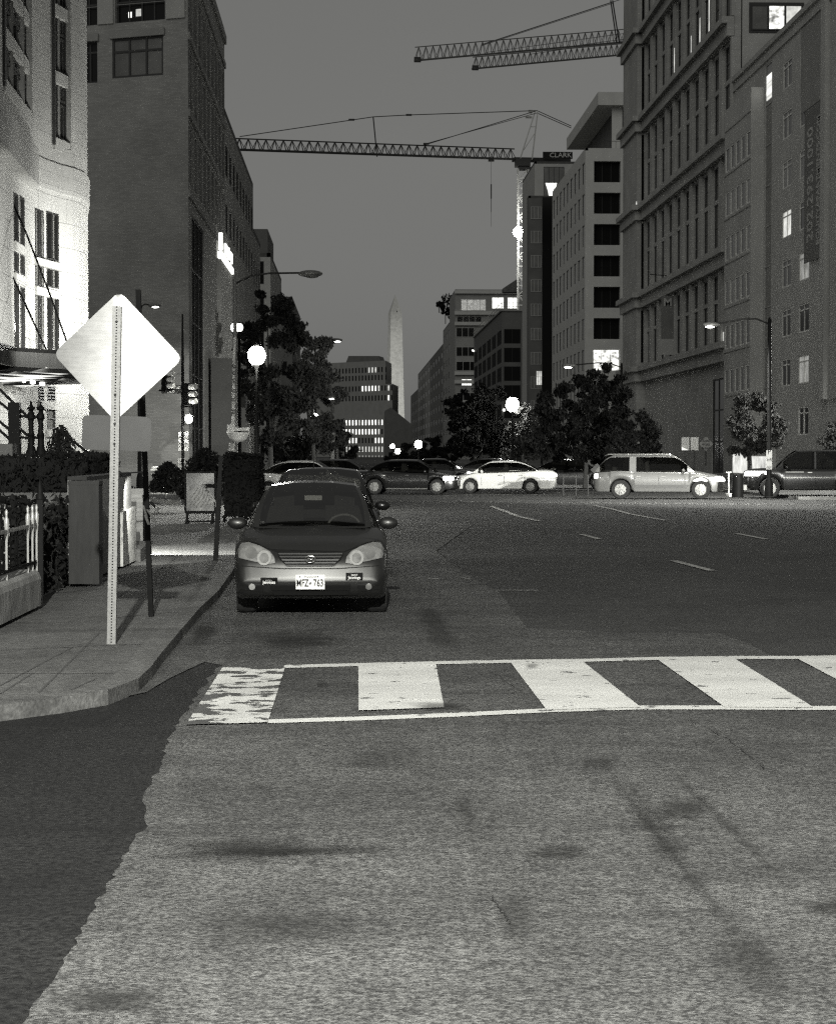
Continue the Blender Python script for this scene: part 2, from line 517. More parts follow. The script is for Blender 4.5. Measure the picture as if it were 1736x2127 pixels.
# kerb round into the avenue
for k, off in ((kin_w, -.17), (kout_w, 0.0)):
    arc = [V(-1.9 + off - 4.2, cn.y + .5 + off, WALK), V(-1.9 + off - 1.6, cn.y - .9 + off, WALK)]
    far_ = av(-60, near_edge + off); far_.z = WALK
    k[:0] = [far_] + arc
q = MB()
pts = [V(p.x, p.y, WALK) for p in kin_w]
bnd = pts + [V(-70, kend_in.y, WALK), V(-70, 100, WALK)]; 
q.add(bnd, [tuple(range(len(bnd)))])
struct(q.build('sidewalk', M['walk_concrete']))
q = MB()
def densify(pl, k=6):
    o = []
    for i in range(len(pl) - 1):
        for j in range(k): o.append(pl[i].lerp(pl[i + 1], j / k))
    return o + [pl[-1]]
def near(pl, p):
    best = None
    for i in range(len(pl) - 1):
        a, b = pl[i], pl[i + 1]; t = max(0, min(1, (p - a).dot(b - a) / (b - a).length_squared)); r = a.lerp(b, t)
        if best is None or (r - p).length < (best - p).length: best = r
    return best
oi = densify(kout_w)
for i in range(len(oi) - 1):
    a, b = oi[i], oi[i + 1]; ai, bi = near(kin_w, a), near(kin_w, b)
    z4 = V(0, 0, .004)
    q.quad(a + z4, b + z4, bi + z4, ai + z4)
    q.quad(V(a.x, a.y, 0), V(b.x, b.y, 0), b + z4, a + z4)
struct(q.build('kerb', M['kerb_concrete']))
# worn light asphalt of the near street, new dark patch to the left, gutter
bl = [(40, 2140), (104, 2050), (150, 1975), (190, 1900), (232, 1830), (250, 1800), (276, 1752), (303, 1716), (300, 1650), (338, 1590), (345, 1552), (372, 1505), (400, 1455), (440, 1405), (462, 1384)]
rb_ = random.Random(12); bl2 = []
for a, b in zip(bl, bl[1:]):
    for i in range(7):
        t = i / 7; bl2.append((a[0] + (b[0] - a[0]) * t + rb_.uniform(-7, 7) * (1 if i else .3), a[1] + (b[1] - a[1]) * t))
old = [G(*b) for b in bl2] + [G(*bl[-1])]
old = [V(-1.75, 2.0, 0), V(-1.6, 4.5, 0)] + old + [G(426, 1377), V(-1.7, 20, 0), V(-1.7, 60, 0), V(3.0, 50, 0)] + [G(x, y) for x, y in [(905, 1145), (960, 1190), (1035, 1230), (1068, 1272), (1095, 1306), (1280, 1316), (1490, 1316), (1540, 1333), (1600, 1362), (1750, 1372)]] + [V(14, 17, 0), V(14, 0, 0), V(-1.7, 0, 0)]
sheet('new_asphalt', [(-60, -20), (0, -20), (0, 5), (-1.2, 17.5), (-2.2, 19.2), (-4, 19.4), (-60, 17)], .004, M['asphalt_patch'])
sheet('street_paving', old, .008, M['asphalt_old'])
gut = [G(x, y) for x, y in [(426, 1377), (352, 1412), (304, 1441), (192, 1466), (0, 1499)]]
gutter = gut + [V(gut[-1].x - 20, gut[-1].y - 2.6, 0), V(-30, 19, 0), V(-8, 19, 0), V(-4, 19, 0), V(-2.3, 19, 0), V(-1.7, 22, 0)]
sheet('gutter', gutter, .012, M['gutter_concrete'])
# dirt and tyre-darkened track in the parking lane
def pxsheet(name, pl, z, m): return sheet(name, [G(x, y) for x, y in pl], z, m)
# oil stains, tyre tracks, cracks: dark thin films with ragged edges lying on the paving
def stainmat(name, v, dens=.8, sc_=3, thr=.5, soft=.12):
    m = bpy.data.materials.new(name); MATS[name] = m; m.use_nodes = True
    n = m.node_tree; n.nodes.clear(); o = n.nodes.new('ShaderNodeOutputMaterial')
    d = n.nodes.new('ShaderNodeBsdfDiffuse'); d.inputs[0].default_value = gcol(v); t = n.nodes.new('ShaderNodeBsdfTransparent')
    uv = n.nodes.new('ShaderNodeUVMap'); sp = n.nodes.new('ShaderNodeSeparateXYZ'); n.links.new(uv.outputs[0], sp.inputs[0])
    def edge(s):
        a = n.nodes.new('ShaderNodeMath'); a.operation = 'SUBTRACT'; n.links.new(s, a.inputs[0]); a.inputs[1].default_value = .5
        b = n.nodes.new('ShaderNodeMath'); b.operation = 'ABSOLUTE'; n.links.new(a.outputs[0], b.inputs[0])
        return ramp(n, b.outputs[0], .5, .12, 0, 1)
    e = mulf(n, edge(sp.outputs[0]), edge(sp.outputs[1]))
    k = n.nodes.new('ShaderNodeMath'); k.operation = 'MULTIPLY_ADD'; n.links.new(e, k.inputs[0]); k.inputs[1].default_value = .42
    n.links.new(noise(n, sc_, 7, (.55, 1.7, 1), rough=.72), k.inputs[2])
    f = ramp(n, k.outputs[0], thr + .28, thr + .28 + soft, 0, dens)
    mx = n.nodes.new('ShaderNodeMixShader'); n.links.new(f, mx.inputs[0]); n.links.new(t.outputs[0], mx.inputs[1]); n.links.new(d.outputs[0], mx.inputs[2]); n.links.new(mx.outputs[0], o.inputs[0])
    return m
stainmat('stain_dark', .03, .45, 2.2, .36, .30); stainmat('stain_soft', .04, .32, 1.2, .34, .35); stainmat('stain_light', .16, .5, 4, .5, .15)
def stain(name, pl, m, z=.022):
    q = MB(); q.add([V(G(x, y).x, G(x, y).y, z) for x, y in pl], [(0, 1, 2, 3)]); o = q.build(name, m)
    uv = o.data.uv_layers.new(name='UVMap')
    for i, c in enumerate(((0, 0), (1, 0), (1, 1), (0, 1))): uv.data[i].uv = c
    return struct(o)
for k_, (pl, mm) in enumerate((([(490, 1305), (760, 1305), (760, 1365), (470, 1365)], 'stain_dark'), ([(300, 1745), (720, 1735), (740, 1800), (270, 1815)], 'stain_dark'),
    ([(1060, 1755), (1270, 1755), (1270, 1800), (1060, 1800)], 'stain_dark'), ([(1320, 1650), (1520, 1650), (1500, 1730), (1330, 1720)], 'stain_dark'),
    ([(1160, 1565), (1300, 1565), (1320, 1620), (1160, 1620)], 'stain_dark'), ([(1220, 1590), (1300, 1590), (1560, 1900), (1400, 1900)], 'stain_soft'),
    ([(350, 1900), (820, 1900), (820, 1990), (330, 2000)], 'stain_soft'), ([(60, 2060), (380, 2050), (420, 2130), (60, 2130)], 'stain_dark'),
    ([(1640, 1870), (1800, 1870), (1800, 1930), (1640, 1920)], 'stain_dark'), ([(830, 1462), (1000, 1462), (1000, 1486), (820, 1488)], 'stain_dark'),
    ([(648, 1422), (692, 1422), (692, 1434), (648, 1434)], 'stain_dark'), ([(840, 1245), (900, 1245), (1010, 1390), (880, 1390)], 'stain_soft'),
    ([(1084, 1384), (1128, 1384), (1126, 1397), (1086, 1398)], 'stain_dark'), ([(1440, 1900), (1560, 1900), (1730, 2120), (1480, 2120)], 'stain_soft'), ([(1235, 1600), (1262, 1600), (1700, 2126), (1640, 2126)], 'stain_soft'), ([(1330, 1560), (1352, 1560), (1800, 1980), (1760, 1990)], 'stain_soft'), ([(330, 1765), (900, 1757), (900, 1790), (300, 1797)], 'stain_dark'),
    ([(930, 1640), (985, 1640), (1010, 1760), (960, 1760)], 'stain_soft'), ([(620, 1560), (980, 1560), (980, 1610), (600, 1620)], 'stain_soft'),
    ([(400, 1290), (480, 1290), (450, 1350), (360, 1370)], 'stain_dark'), ([(1020, 1850), (1110, 1850), (1130, 2000), (1030, 2000)], 'stain_soft'))):
    stain('road_stain', pl, M[mm], .022 + k_ * .0006)
q = MB()
rc = random.Random(4)
for pl in ([(1430, 1500), (1505, 1535), (1560, 1580), (1600, 1612)], [(300, 1788), (420, 1778), (560, 1772), (740, 1768), (900, 1775), (1230, 1783)], [(1020, 1870), (1045, 1905), (1060, 1930)], [(795, 1075), (850, 1110), (905, 1145)], [(1020, 1400), (1060, 1425), (1100, 1450)]):
    pts_ = []
    for a, b in zip(pl, pl[1:]):
        for k_ in range(8): t = k_ / 8; pts_.append(G(a[0] + (b[0] - a[0]) * t + rc.uniform(-4, 4), a[1] + (b[1] - a[1]) * t + rc.uniform(-1.5, 1.5)))
    for a, b in zip(pts_, pts_[1:]): zstrip_ = (b - a).normalized(); s_ = V(-zstrip_.y, zstrip_.x, 0) * rc.uniform(.001, .004); q.quad(*[V(p.x, p.y, .020) for p in (a - s_, b - s_, b + s_, a + s_)])
struct(q.build('road_crack', mat('crack', .02, .9, 0)))
# joints in the sidewalk
q = MB()
def zstrip(mb, a, b, w, z):
    a = V(a.x, a.y, z); b = V(b.x, b.y, z); d = (b - a).normalized(); s = V(-d.y, d.x, 0) * w / 2
    mb.quad(a - s, b - s, b + s, a + s)
for a, b in [((-10, 1352), (300, 1338)), ((-10, 1400), (256, 1400)), ((205, 1316), (80, 1440)), ((70, 1398), (0, 1442)), ((200, 1410), (118, 1447)), ((442, 1201), (90, 1235)), ((150, 1345), (0, 1425)), ((470, 1175), (300, 1180)), ((371, 1271), (240, 1283)), ((380, 1150), (240, 1245))]:
    zstrip(q, G(*a, WALK), G(*b, WALK), .018, WALK + .003)
struct(q.build('sidewalk_joints', mat('joint', .07, .9, 0)))
# crosswalk: two border lines and ladder bars
U = [(462, 1391), (590, 1388), (744, 1384), (905, 1380), (1060, 1377), (1210, 1375), (1365, 1371), (1525, 1369), (1655, 1369), (1830, 1366)]
Lw = [(386, 1508), (556, 1503), (745, 1497), (925, 1490), (1135, 1480), (1330, 1474), (1505, 1474), (1690, 1475), (1850, 1475), (2020, 1476)]
q = MB()
q.add([G(x, y - 3) for x, y in U[1:]] + [G(x, y + 3.2) for x, y in U[1:]][::-1], [tuple(range(18))])
q.add([G(x, y - 4.2) for x, y in Lw[1:]] + [G(x, y + 4) for x, y in Lw[1:]][::-1], [tuple(range(18))])
for v_ in q.v: v_.z = .014
struct(q.build('crosswalk_border', M['paint_good']))
def lerp2(a, b, t): return (a[0] + (b[0] - a[0]) * t, a[1] + (b[1] - a[1]) * t)
q = MB()
for i in (2, 4, 6, 8):
    t1 = .86 if i == 2 else 1
    q.quad(G(U[i][0], U[i][1] + 3), G(*lerp2(U[i], Lw[i], t1)), G(*lerp2(U[i + 1], Lw[i + 1], t1)), G(U[i + 1][0], U[i + 1][1] + 3))
for v_ in q.v: v_.z = .018
struct(q.build('crosswalk_bar', M['paint_good']))
q = MB()
q.quad(G(462, 1391), G(386, 1511), G(556, 1506), G(592, 1391))
for v_ in q.v: v_.z = .018
struct(q.build('worn_crosswalk_bar', M['paint_worn']))
q = MB()
def pstrip(mb, pl, w, z=.014):
    for a, b in zip(pl, pl[1:]): zstrip(mb, G(*a), G(*b), w, z)
pstrip(q, [(1020, 1052), (1050, 1063), (1075, 1073), (1119, 1083)], .16)
pstrip(q, [(1236, 1051), (1275, 1059), (1310, 1069), (1384, 1082)], .16)
pstrip(q, [(1208, 1111), (1245, 1121)], .13); pstrip(q, [(1398, 1166), (1479, 1187)], .14)
pstrip(q, [(1528, 1109), (1591, 1121)], .13); pstrip(q, [(1700, 1072), (1760, 1077)], .12)
pstrip(q, [(1029, 1228), (1117, 1228)], .06); pstrip(q, [(890, 1203), (912, 1204)], .12); pstrip(q, [(955, 1202), (978, 1204)], .06)
struct(q.build('lane_marking', M['paint_thin']))
q = MB()
for n0 in (-5.6, -6.6):
    zstrip(q, av(-60, n0 - 1.5), av(60, n0 - 1.5), .12, .006)
struct(q.build('centre_line', M['paint_thin']))
q = MB()  # far kerb and pavement of the avenue, split by the street mouth
LM, RM = -1.8, 17.0      # street mouth between X=-1.8 and X=17
def onX(X, n): s = (X - AV.x - N_.x * n) / E.x; return av(s, n)
poly_r = [onX(RM, 0), av(90, 0), V(160, 200, 0), V(RM, 620, 0)]
poly_l = [av(-70, 0), onX(LM, 0), V(LM, 620, 0), V(-100, 300, 0)]
for nm, pl in (('pavement', poly_r), ('pavement', poly_l)):
    b = MB().prism([(p.x, p.y) for p in pl], 0.001, WALK); struct(b.build(nm, M['walk_concrete']))
q = MB()
for a, b in ((onX(RM, -.02), av(90, -.02)), (av(-70, -.02), onX(LM, -.02))):
    q.quad(V(a.x, a.y, 0), V(b.x, b.y, 0), V(b.x, b.y, WALK), V(a.x, a.y, WALK))
    zstrip(q, a + N_ * .15, b + N_ * .15, .3, WALK + .004)
struct(q.build('avenue_kerb', mat('kerb_pale', .5, .8, .1, 2)))

# ------------------------------------------------------------ near things on the left pavement
def proj_u(px, d): return P(px, 940, d)
# low concrete wall carrying an iron fence
XW = -3.38
ya, yb = 17.2, 21.7
q = MB()
n = 12
prof = [(0, .15), (0, .44), (-.02, .50), (-.06, .535), (-.30, .54), (-.33, .5), (-.34, .15)]
ends = [V(XW + x, ya, z) for x, z in prof] + [V(XW + x, yb, z) for x, z in prof]
k = len(prof)
q.add(ends, [tuple(range(k)), tuple(range(k, 2 * k))[::-1]] + [(i, (i + 1) % k, k + (i + 1) % k, k + i) for i in range(k)])
lw = q.build('low_wall', mat('old_concrete', .26, .9, .3, 2.5, bump=.5), smooth=False, origin=(XW, 19, 0))
tag(lw, 'low rounded concrete wall under the iron fence at the left edge', 'wall')
fx = XW - .06
fe = thing('iron_fence', 'black iron fence with hoops and posts painted pale as if lit on the low concrete wall', 'fence', (fx, 19, .54))
q = MB(); q.bar((fx, ya, .62), (fx, yb, .62), .025, .035); q.build('rail', M['iron_black'], fe)
q = MB(); q.bar((fx, ya, 1.02), (fx, yb, 1.02), .03, .035); q.build('rail', mat('rail_lit', .34, .25, .1, 8), fe)  # pale colour stands for hotel light on the black iron, posts too
for yy in (18.5, 19.9, 21.2, 21.5, 21.78):
    q = MB(); q.bar((fx, yy, .50), (fx, yy, 1.16), .02)
    q.lathe([(.004, 1.24), (.018, 1.21), (.01, 1.17), (.026, 1.13), (.02, 1.0), (.013, .9)], (fx, yy, 0), 10)
    q.build('post', M['rail_lit'], fe, smooth=True, angle=40)
for i in range(7):
    yy = 17.95 + i * .42
    if min(abs(yy - 19.9), abs(yy - 18.5)) < .12: continue
    q = MB(); q.tube([(fx, yy - .07, .6)] + [(fx, yy - .07 * cos(pi * t / 8), 1.06 + .08 * sin(pi * t / 8)) for t in range(9)] + [(fx, yy + .07, .6)], .008, 5)
    q.build('hoop', M['iron_black'], fe, smooth=True)
# square iron gate post
gp = thing('gate_post', 'tall square black iron gate post at the end of the low concrete wall', 'post', (-3.42, 21.9, WALK))
q = MB(); q.box((-3.42, 21.9, .72), (.065, .065, 1.14)); q.build('shaft', M['iron_black'], gp)
q = MB(); q.lathe([(.05, 1.29), (.05, 1.33), (.03, 1.36), (.035, 1.40), (.02, 1.46), (.004, 1.50)], (-3.42, 21.9, 0), 12); q.build('cap', M['iron_black'], gp, smooth=True)
# stone pier
pc = P(178, 1215, 25.2)
pier = thing('stone_pier', 'square pale stone pier between the ivy bank and the garden wall', 'pier', (pc.x, 25.2, WALK))
q = MB(); q.box((pc.x, 25.35, .78), (.38, .38, 1.26)); q.build('shaft', mat('pier_stone', .036, .9, .2, 5, stretch=(3, 3, .6)), pier)
q = MB(); q.box((pc.x, 25.35, 1.42), (.39, .39, .05)); q.build('cap', M['pier_stone'], pier)
# garden wall along the pavement, opening with steps
gw = thing('garden_wall', 'dark brick garden wall running back from the stone pier beside the pavement', 'wall', (-3.4, 27, WALK))
q = MB(); q.box((-3.52, 28.1, .80), (.24, 5.1, 1.30)); q.build('wall', M['brick_dark'], gw)
q = MB(); q.box((-3.52, 28.1, 1.47), (.245, 5.1, .05)); q.build('coping', mat('coping_dark', .03, .9, .2, 3), gw)
# patch of light on the wall, put into the colour of a pale panel
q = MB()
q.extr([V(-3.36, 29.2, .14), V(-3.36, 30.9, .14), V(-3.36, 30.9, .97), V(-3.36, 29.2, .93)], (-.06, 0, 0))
pp = q.build('light_patch_panel', paintmat('light_patch', .44, v=.8, under=.12, sc_=4, stretch=(8, 8, 1.6)), origin=(-3.4, 30.7, .15))
tag(pp, 'pale mottled panel standing in for a patch of light on the garden wall', 'panel')
q = MB(); q.extr([V(-3.3, 31.0, .11), V(-3.3, 32.7, .11), V(-3.3, 32.7, .36), V(-3.3, 31.0, .30)], (-.25, 0, 0))
cs = q.build('step_cheek', M['kerb_concrete'], origin=(-3.4, 33, .15)); tag(cs, 'low pale stone block at the foot of the garden steps', 'block')
# steps up to the terrace
st = thing('garden_steps', 'dark stone steps climbing left from the pavement to the terrace', 'steps', (-3.6, 35, WALK))
for i in range(7):
    q = MB(); q.box((-4.2 - i * .3, 34.05, WALK + .08 + i * .085), (.3, 1.5, .17 + i * .17)); q.build('step', M['concrete_dark'], st)
# handrail
hr = thing('handrail', 'thin black handrail sloping down from the bush to the pavement', 'handrail', (-3.4, 33.5, WALK))
a = P(122, 893, 38.0); b = P(310, 1040, 32.5)
q = MB(); q.tube([a + V(-.12, 0, -.02), a + V(-.03, 0, .03), a, b, b + V(.1, -.02, -.1)], .022, 8); q.build('rail', M['iron_black'], hr, smooth=True)
q = MB(); q.tube([b + (a - b) * .05, V((b + (a - b) * .05).x, (b + (a - b) * .05).y, .15)], .02, 8); q.build('post', M['iron_black'], hr, smooth=True)
q = MB(); q.tube([a, V(a.x, a.y, .9)], .028, 8); q.build('post', M['iron_black'], hr, smooth=True)
q = MB(); q.ball(b, .035, 6); q.build('joint', M['galv'], hr, smooth=True)

# terrace, ivy bank and hedges
te = MB(); te.prism([(-3.66, 22.3), (-3.66, 32.4), (-7.0, 35.7), (-7.6, 50), (-9.6, 62), (-40, 62), (-40, 22.3)], 0, 1.2)
te = te.build('terrace', M['brick_dark'], origin=(-10, 40, 0)); te['kind'] = 'structure'
def leaves(mb, pts_fn, n, s, seed=1):
    r = random.Random(seed)
    for _ in range(n):
        c, sz = pts_fn(r); sz *= s * r.uniform(.6, 1.3)
        q = Quaternion((r.uniform(-1, 1), r.uniform(-1, 1), r.uniform(-1, 1), r.uniform(-1, 1))).normalized()
        a, b, c2 = V(sz, 0, 0), V(0, sz * .55, 0), V(0, 0, sz * .18)
        vs = [-a, -b * 1.0 + c2, a, b + c2]
        mb.add([c + q @ x for x in vs], [(0, 1, 2, 3)])
def boxfn(x0, x1, y0, y1, z0, z1, wob=.15):
    def f(r):
        x, y = r.uniform(x0, x1), r.uniform(y0, y1)
        top = z1 + wob * (sin(x * 3.1 + y * 1.7) + .6 * sin(y * 5.3 + x)) * .5
        k = r.random()
        z = z0 + (top - z0) * (1 - k * k * .9)
        if r.random() < .3:
            y = y0 + r.uniform(-.1, .12)
            z = r.uniform(z0, top)
        if r.random() < .25:
            x = x1 + r.uniform(-.12, .08); z = r.uniform(z0, top)
        return V(x, y, z), 1
    return f
q = MB(); q.box((-4.35, 23.9, .62), (1.3, 3.1, .95)); leaves(q, boxfn(-5.1, -3.66, 22.2, 25.4, .15, 1.2), 5200, .055, 3)
ivy = q.build('ivy_bank', M['leaf_d'], origin=(-4.3, 23.8, .15)); tag(ivy, 'low dark ivy bank between the iron gate post and the stone pier', 'ivy')
q = MB(); q.box((-7.4, 31.0, 1.4), (6.8, 1.6, .62)); leaves(q, boxfn(-11, -3.8, 30.1, 31.9, 1.1, 1.76, .05), 7000, .055, 4)
hd = q.build('hedge', M['leaf_d'], origin=(-7.4, 31.5, 1.2)); tag(hd, 'long low clipped hedge on the terrace above the ivy bank', 'hedge')
q = MB(); q.box((-12.3, 44, 1.45), (9.0, 2.0, .5)); leaves(q, boxfn(-17, -7.6, 43, 45.4, 1.2, 1.72, .06), 7000, .07, 5)
hd = q.build('hedge', M['leaf_d'], origin=(-12.3, 44, 1.2)); tag(hd, 'dark flat topped hedge in front of the white hotel wall', 'hedge')
# round shrub before the hotel
def shrub(px, py, d, w, h, label, cat='bush', seed=1, m='leaf_a', leaf=.06, n=2600, group=None, base=None, name='bush'):
    b = P(px, py, d); q = MB()
    def fn(r):
        t = r.uniform(0, 2 * pi); u = r.random() ** .45; zz = r.random()
        rr = w / 2 * u * math.sqrt(max(.02, 1 - (zz * 1.02) ** 2.2)) * (1 + .18 * sin(5 * t + 3 * zz))
        return V(b.x + rr * cos(t), b.y + rr * sin(t), b.z + h * zz * (1 + .12 * sin(3 * t + seed))), 1
    leaves(q, fn, n, leaf, seed)
    for k in range(6):
        t = k * 1.05 + seed; q.tube([b, b + V(.3 * w * cos(t), .3 * w * sin(t), h * .75)], .015 * h, 4)
    o = q.build(name, M[m], origin=b); return tag(o, label, cat, group)
shrub(128, 950, 41, .62, .60, 'airy round bush against the lit white hotel wall', seed=5, n=1500, leaf=.035)
# newel posts and stair rails of the hotel
def newel(px, label):
    b = P(px, 946, 37.5); t = thing('newel_post', label, 'post', b, 'ornate iron newel posts')
    s = 105 / (FP / 37.5) / 105
    def zz(y): return b.z + (945 - y) * s
    q = MB(); q.lathe([(.10, zz(945)), (.10, zz(938)), (.07, zz(930)), (.058, zz(915)), (.062, zz(905)), (.075, zz(903)), (.05, zz(898)), (.048, zz(872)), (.075, zz(868)), (.075, zz(862)), (.06, zz(858)), (.035, zz(852))], (b.x, b.y, 0), 14)
    q.build('shaft', M['iron_black'], t, smooth=True, angle=35)
    q = MB(); q.lathe([(.03, zz(853)), (.07, zz(849)), (.075, zz(846)), (.03, zz(842)), (.018, zz(839)), (.024, zz(837)), (.02, zz(834)), (.003, zz(832))], (b.x, b.y, 0), 14)
    q.build('finial', M['iron_black'], t, smooth=True, angle=35)
newel(65, 'left of the two ornate black iron newel posts before the hotel')
newel(85, 'right of the two ornate black iron newel posts before the hotel')
sr = thing('stair_railing', 'heavy black sloping stair railing left of the newel posts', 'railing', P(30, 940, 38))
for (x0, y0, x1, y1) in ((-30, 780, 60, 868), (-30, 812, 20, 852), (-30, 850, 20, 893), (-30, 868, 20, 912), (41, 890, 58, 905), (41, 864, 60, 866), (41, 908, 58, 910), (66, 866, 86, 866), (66, 909, 86, 909)):
    q = MB(); q.bar(P(x0, y0, 38.1), P(x1, y1, 38.1), .045, .05); q.build('rail', M['iron_black'], sr)
q = MB(); a = P(19, 946, 38); b = P(42, 836, 38); q.box(((a.x + b.x) / 2, a.y, (a.z + b.z) / 2), (b.x - a.x, .2, b.z - a.z)); q.build('column', M['iron_black'], sr)
q = MB(); a = P(-60, 948, 36); b = P(30, 922, 36); q.box(((a.x + b.x) / 2, a.y, (a.z + b.z) / 2), (b.x - a.x, .5, b.z - a.z))
o = q.build('planter_box', M['concrete_dark'], origin=(a.x, a.y, a.z)); tag(o, 'dark square planter box below the hotel stair railing', 'planter')

# ------------------------------------------------------------ back of diamond sign on its perforated post
sb = G(232, 1338, WALK); sd = dep(sb)
sg = thing('road_sign', 'blank back of a diamond road sign and plaque on a perforated steel post', 'road sign', sb)
top = P(243.5, 636, sd)
ax = (top - sb); axn = ax.normalized()
rgt = V(ca, -sa, 0); rgt = (rgt - axn * rgt.dot(axn)).normalized(); nf = rgt.cross(axn)   # nf points to the camera
if nf.y > 0: nf = -nf
q = MB(); w = .038
L = ax.length
# square tube with open perforations: two flanges, front strip pierced by holes
step = .0254
nh = int(L / step)
def pt(u, l, o): return sb + rgt * u + axn * l + nf * o
for (u0, u1) in ((-w, -.006), (.006, w)):
    q.quad(pt(u0, 0, .03), pt(u1, 0, .03), pt(u1, L, .03), pt(u0, L, .03))
for i in range(nh):
    q.quad(pt(-.006, i * step, .03), pt(.006, i * step, .03), pt(.006, i * step + step * .55, .03), pt(-.006, i * step + step * .55, .03))
q.quad(pt(-w, 0, .03), pt(-w, 0, -.03), pt(-w, L, -.03), pt(-w, L, .03)); q.quad(pt(w, 0, .03), pt(w, 0, -.03), pt(w, L, -.03), pt(w, L, .03))
q.quad(pt(-w, 0, -.03), pt(w, 0, -.03), pt(w, L, -.03), pt(-w, L, -.03)); q.quad(pt(-w, L, .03), pt(w, L, .03), pt(w, L, -.03), pt(-w, L, -.03))
q.build('post', M['galv'], sg)
q = MB(); q.quad(pt(-.012, 0, -.005), pt(.012, 0, -.005), pt(.012, L, -.005), pt(-.012, L, -.005)); q.build('post_hollow', M['ink'], sg)
def rplate(cx, cy, hw, hh, rr, rot, name, m, off):
    c = P(cx, cy, sd); c = c + nf * off
    pl = []
    for (sx, sy, a0) in ((1, 1, 0), (-1, 1, 90), (-1, -1, 180), (1, -1, 270)):
        for k in range(7):
            t = R(a0 + 15 * k); pl.append((sx * (hw - rr) + rr * cos(t), sy * (hh - rr) + rr * sin(t)))
    cr, s_ = cos(rot), sin(rot); pl = [(x * cr - y * s_, x * s_ + y * cr) for x, y in pl]
    q = MB(); q.extr([c + rgt * x + axn * y for x, y in pl], nf * -.004); return q.build(name, m, sg)
S = FP / sd
am = bpy.data.materials.new('brushed_back'); MATS['brushed_back'] = am; am.use_nodes = True
n_ = am.node_tree; b_ = n_.nodes['Principled BSDF']; b_.inputs['Metallic'].default_value = .92
f_ = noise(n_, 3, 5, (1.5, 1, 22)); c_ = ramp(n_, f_, .3, .7, .80, 1.0)
s_ = n_.nodes.new('ShaderNodeVectorMath'); s_.operation = 'SCALE'; s_.inputs[0].default_value = (.25, .25, .243)
n_.links.new(mulf(n_, c_, ramp(n_, noise(n_, 9, 6), .3, .62, .82, 1.0)), s_.inputs['Scale']); n_.links.new(s_.outputs[0], b_.inputs['Base Color'])
b_.inputs['Roughness'].default_value = .40
def dent(u, v):      # the thin plate is bent round its post
    return (-.045 * u - .025 * u * u - .012 * v + .012 * v * v) if u > 0 else (-.03 * u - .10 * u * u - .012 * v + .05 * v * v)
q = MB(); hw_ = 124 / S / 1.30; rr_ = .07; c = P(243, 739, sd) - nf * .036; NG = 28; gi = {}
for i in range(NG + 1):
    for j in range(NG + 1):
        x, y = -hw_ + 2 * hw_ * i / NG, -hw_ + 2 * hw_ * j / NG
        ex, ey = max(0, abs(x) - hw_ + rr_), max(0, abs(y) - hw_ + rr_); l = math.hypot(ex, ey)
        if l > rr_: x = math.copysign(hw_ - rr_ + ex * rr_ / l, x); y = math.copysign(hw_ - rr_ + ey * rr_ / l, y)
        a_ = pi / 4 - R(.9); u, v = x * cos(a_) - y * sin(a_), x * sin(a_) + y * cos(a_)
        gi[i, j] = len(q.v); q.v.append(c + rgt * u + axn * v + nf * dent(u, v))
for i in range(NG):
    for j in range(NG): q.f.append((gi[i, j], gi[i + 1, j], gi[i + 1, j + 1], gi[i, j + 1]))
q.build('diamond_plate', am, sg, smooth=True, angle=25)
rplate(241, 899.5, 72 / S, 36 / S, .05, R(-.8), 'plaque', mat('plaque_back', .035, .5, .12, 6, metal=.3), -.034)
for yy in (668, 820, 880, 922):
    c = P(243.5 - (yy - 636) * .0165, yy, sd) + nf * .032
    q = MB(); q.ball(c, .012, 5); q.build('bolt', M['metal_dark'], sg)

# leaning dark post with knotted ribbon
lb = G(314, 1281, WALK); ld = dep(lb)
lp = thing('leaning_post', 'dark flat post leaning left behind the diamond sign with a pale ribbon', 'post', lb)
tp = P(287, 602, ld + .3)
q = MB(); q.bar(lb, tp, .075, .05); q.build('shaft', mat('dark_wood', .008, .8, .3, 6, spec=.1), lp)
q = MB()
c = P(309, 1066, ld - .06)
k = 1 / (FP / ld)
for (dx, dy, ex, ey, w_) in ((-6, -8, 10, 14, .03), (-13, -16, -6, 10, .022), (4, 12, 14, 20, .028), (-10, 4, -2, 24, .026), (12, -2, 18, -12, .03)):
    q.quad(c + rgt * (dx * k) + V(0, 0, -dy * k), c + rgt * (dx * k + w_) + V(0, -.03, -dy * k), c + rgt * (ex * k + w_) + V(0, .02, -ey * k), c + rgt * (ex * k) + V(0, -.02, -ey * k))
q.build('ribbon', M['white_paint'], lp)
# ------------------------------------------------------------ hotel on the left (curved white stone front)
def plan_pt(px, d): a = P(px, 940, d); return V(a.x, a.y, 0)
curve = [(-60, 44.5), (-30, 47), (0, 49.5), (31, 52), (54, 53.9), (73, 55.4), (93, 56.3), (127, 57.5), (152, 58.1), (166, 58.6), (176, 59.2), (182, 59.9), (185, 60.8), (184, 62.5)]
cp = [plan_pt(*c) for c in curve]
ht = thing('hotel', 'pale stone hotel with a curved floodlit lower front and dark bay windows', 'building', (-10, 58, 0))
def seg(px):          # wall point at a pixel column
    for (a, b), (pa, pb) in zip(zip(curve, curve[1:]), zip(cp, cp[1:])):
        if a[0] <= px <= b[0]:
            t = (px - a[0]) / (b[0] - a[0]); return pa.lerp(pb, t), a[1] + (b[1] - a[1]) * t
    return cp[0], curve[0][1]
def hz(px, py): p, d = seg(px); return zat(py, d)
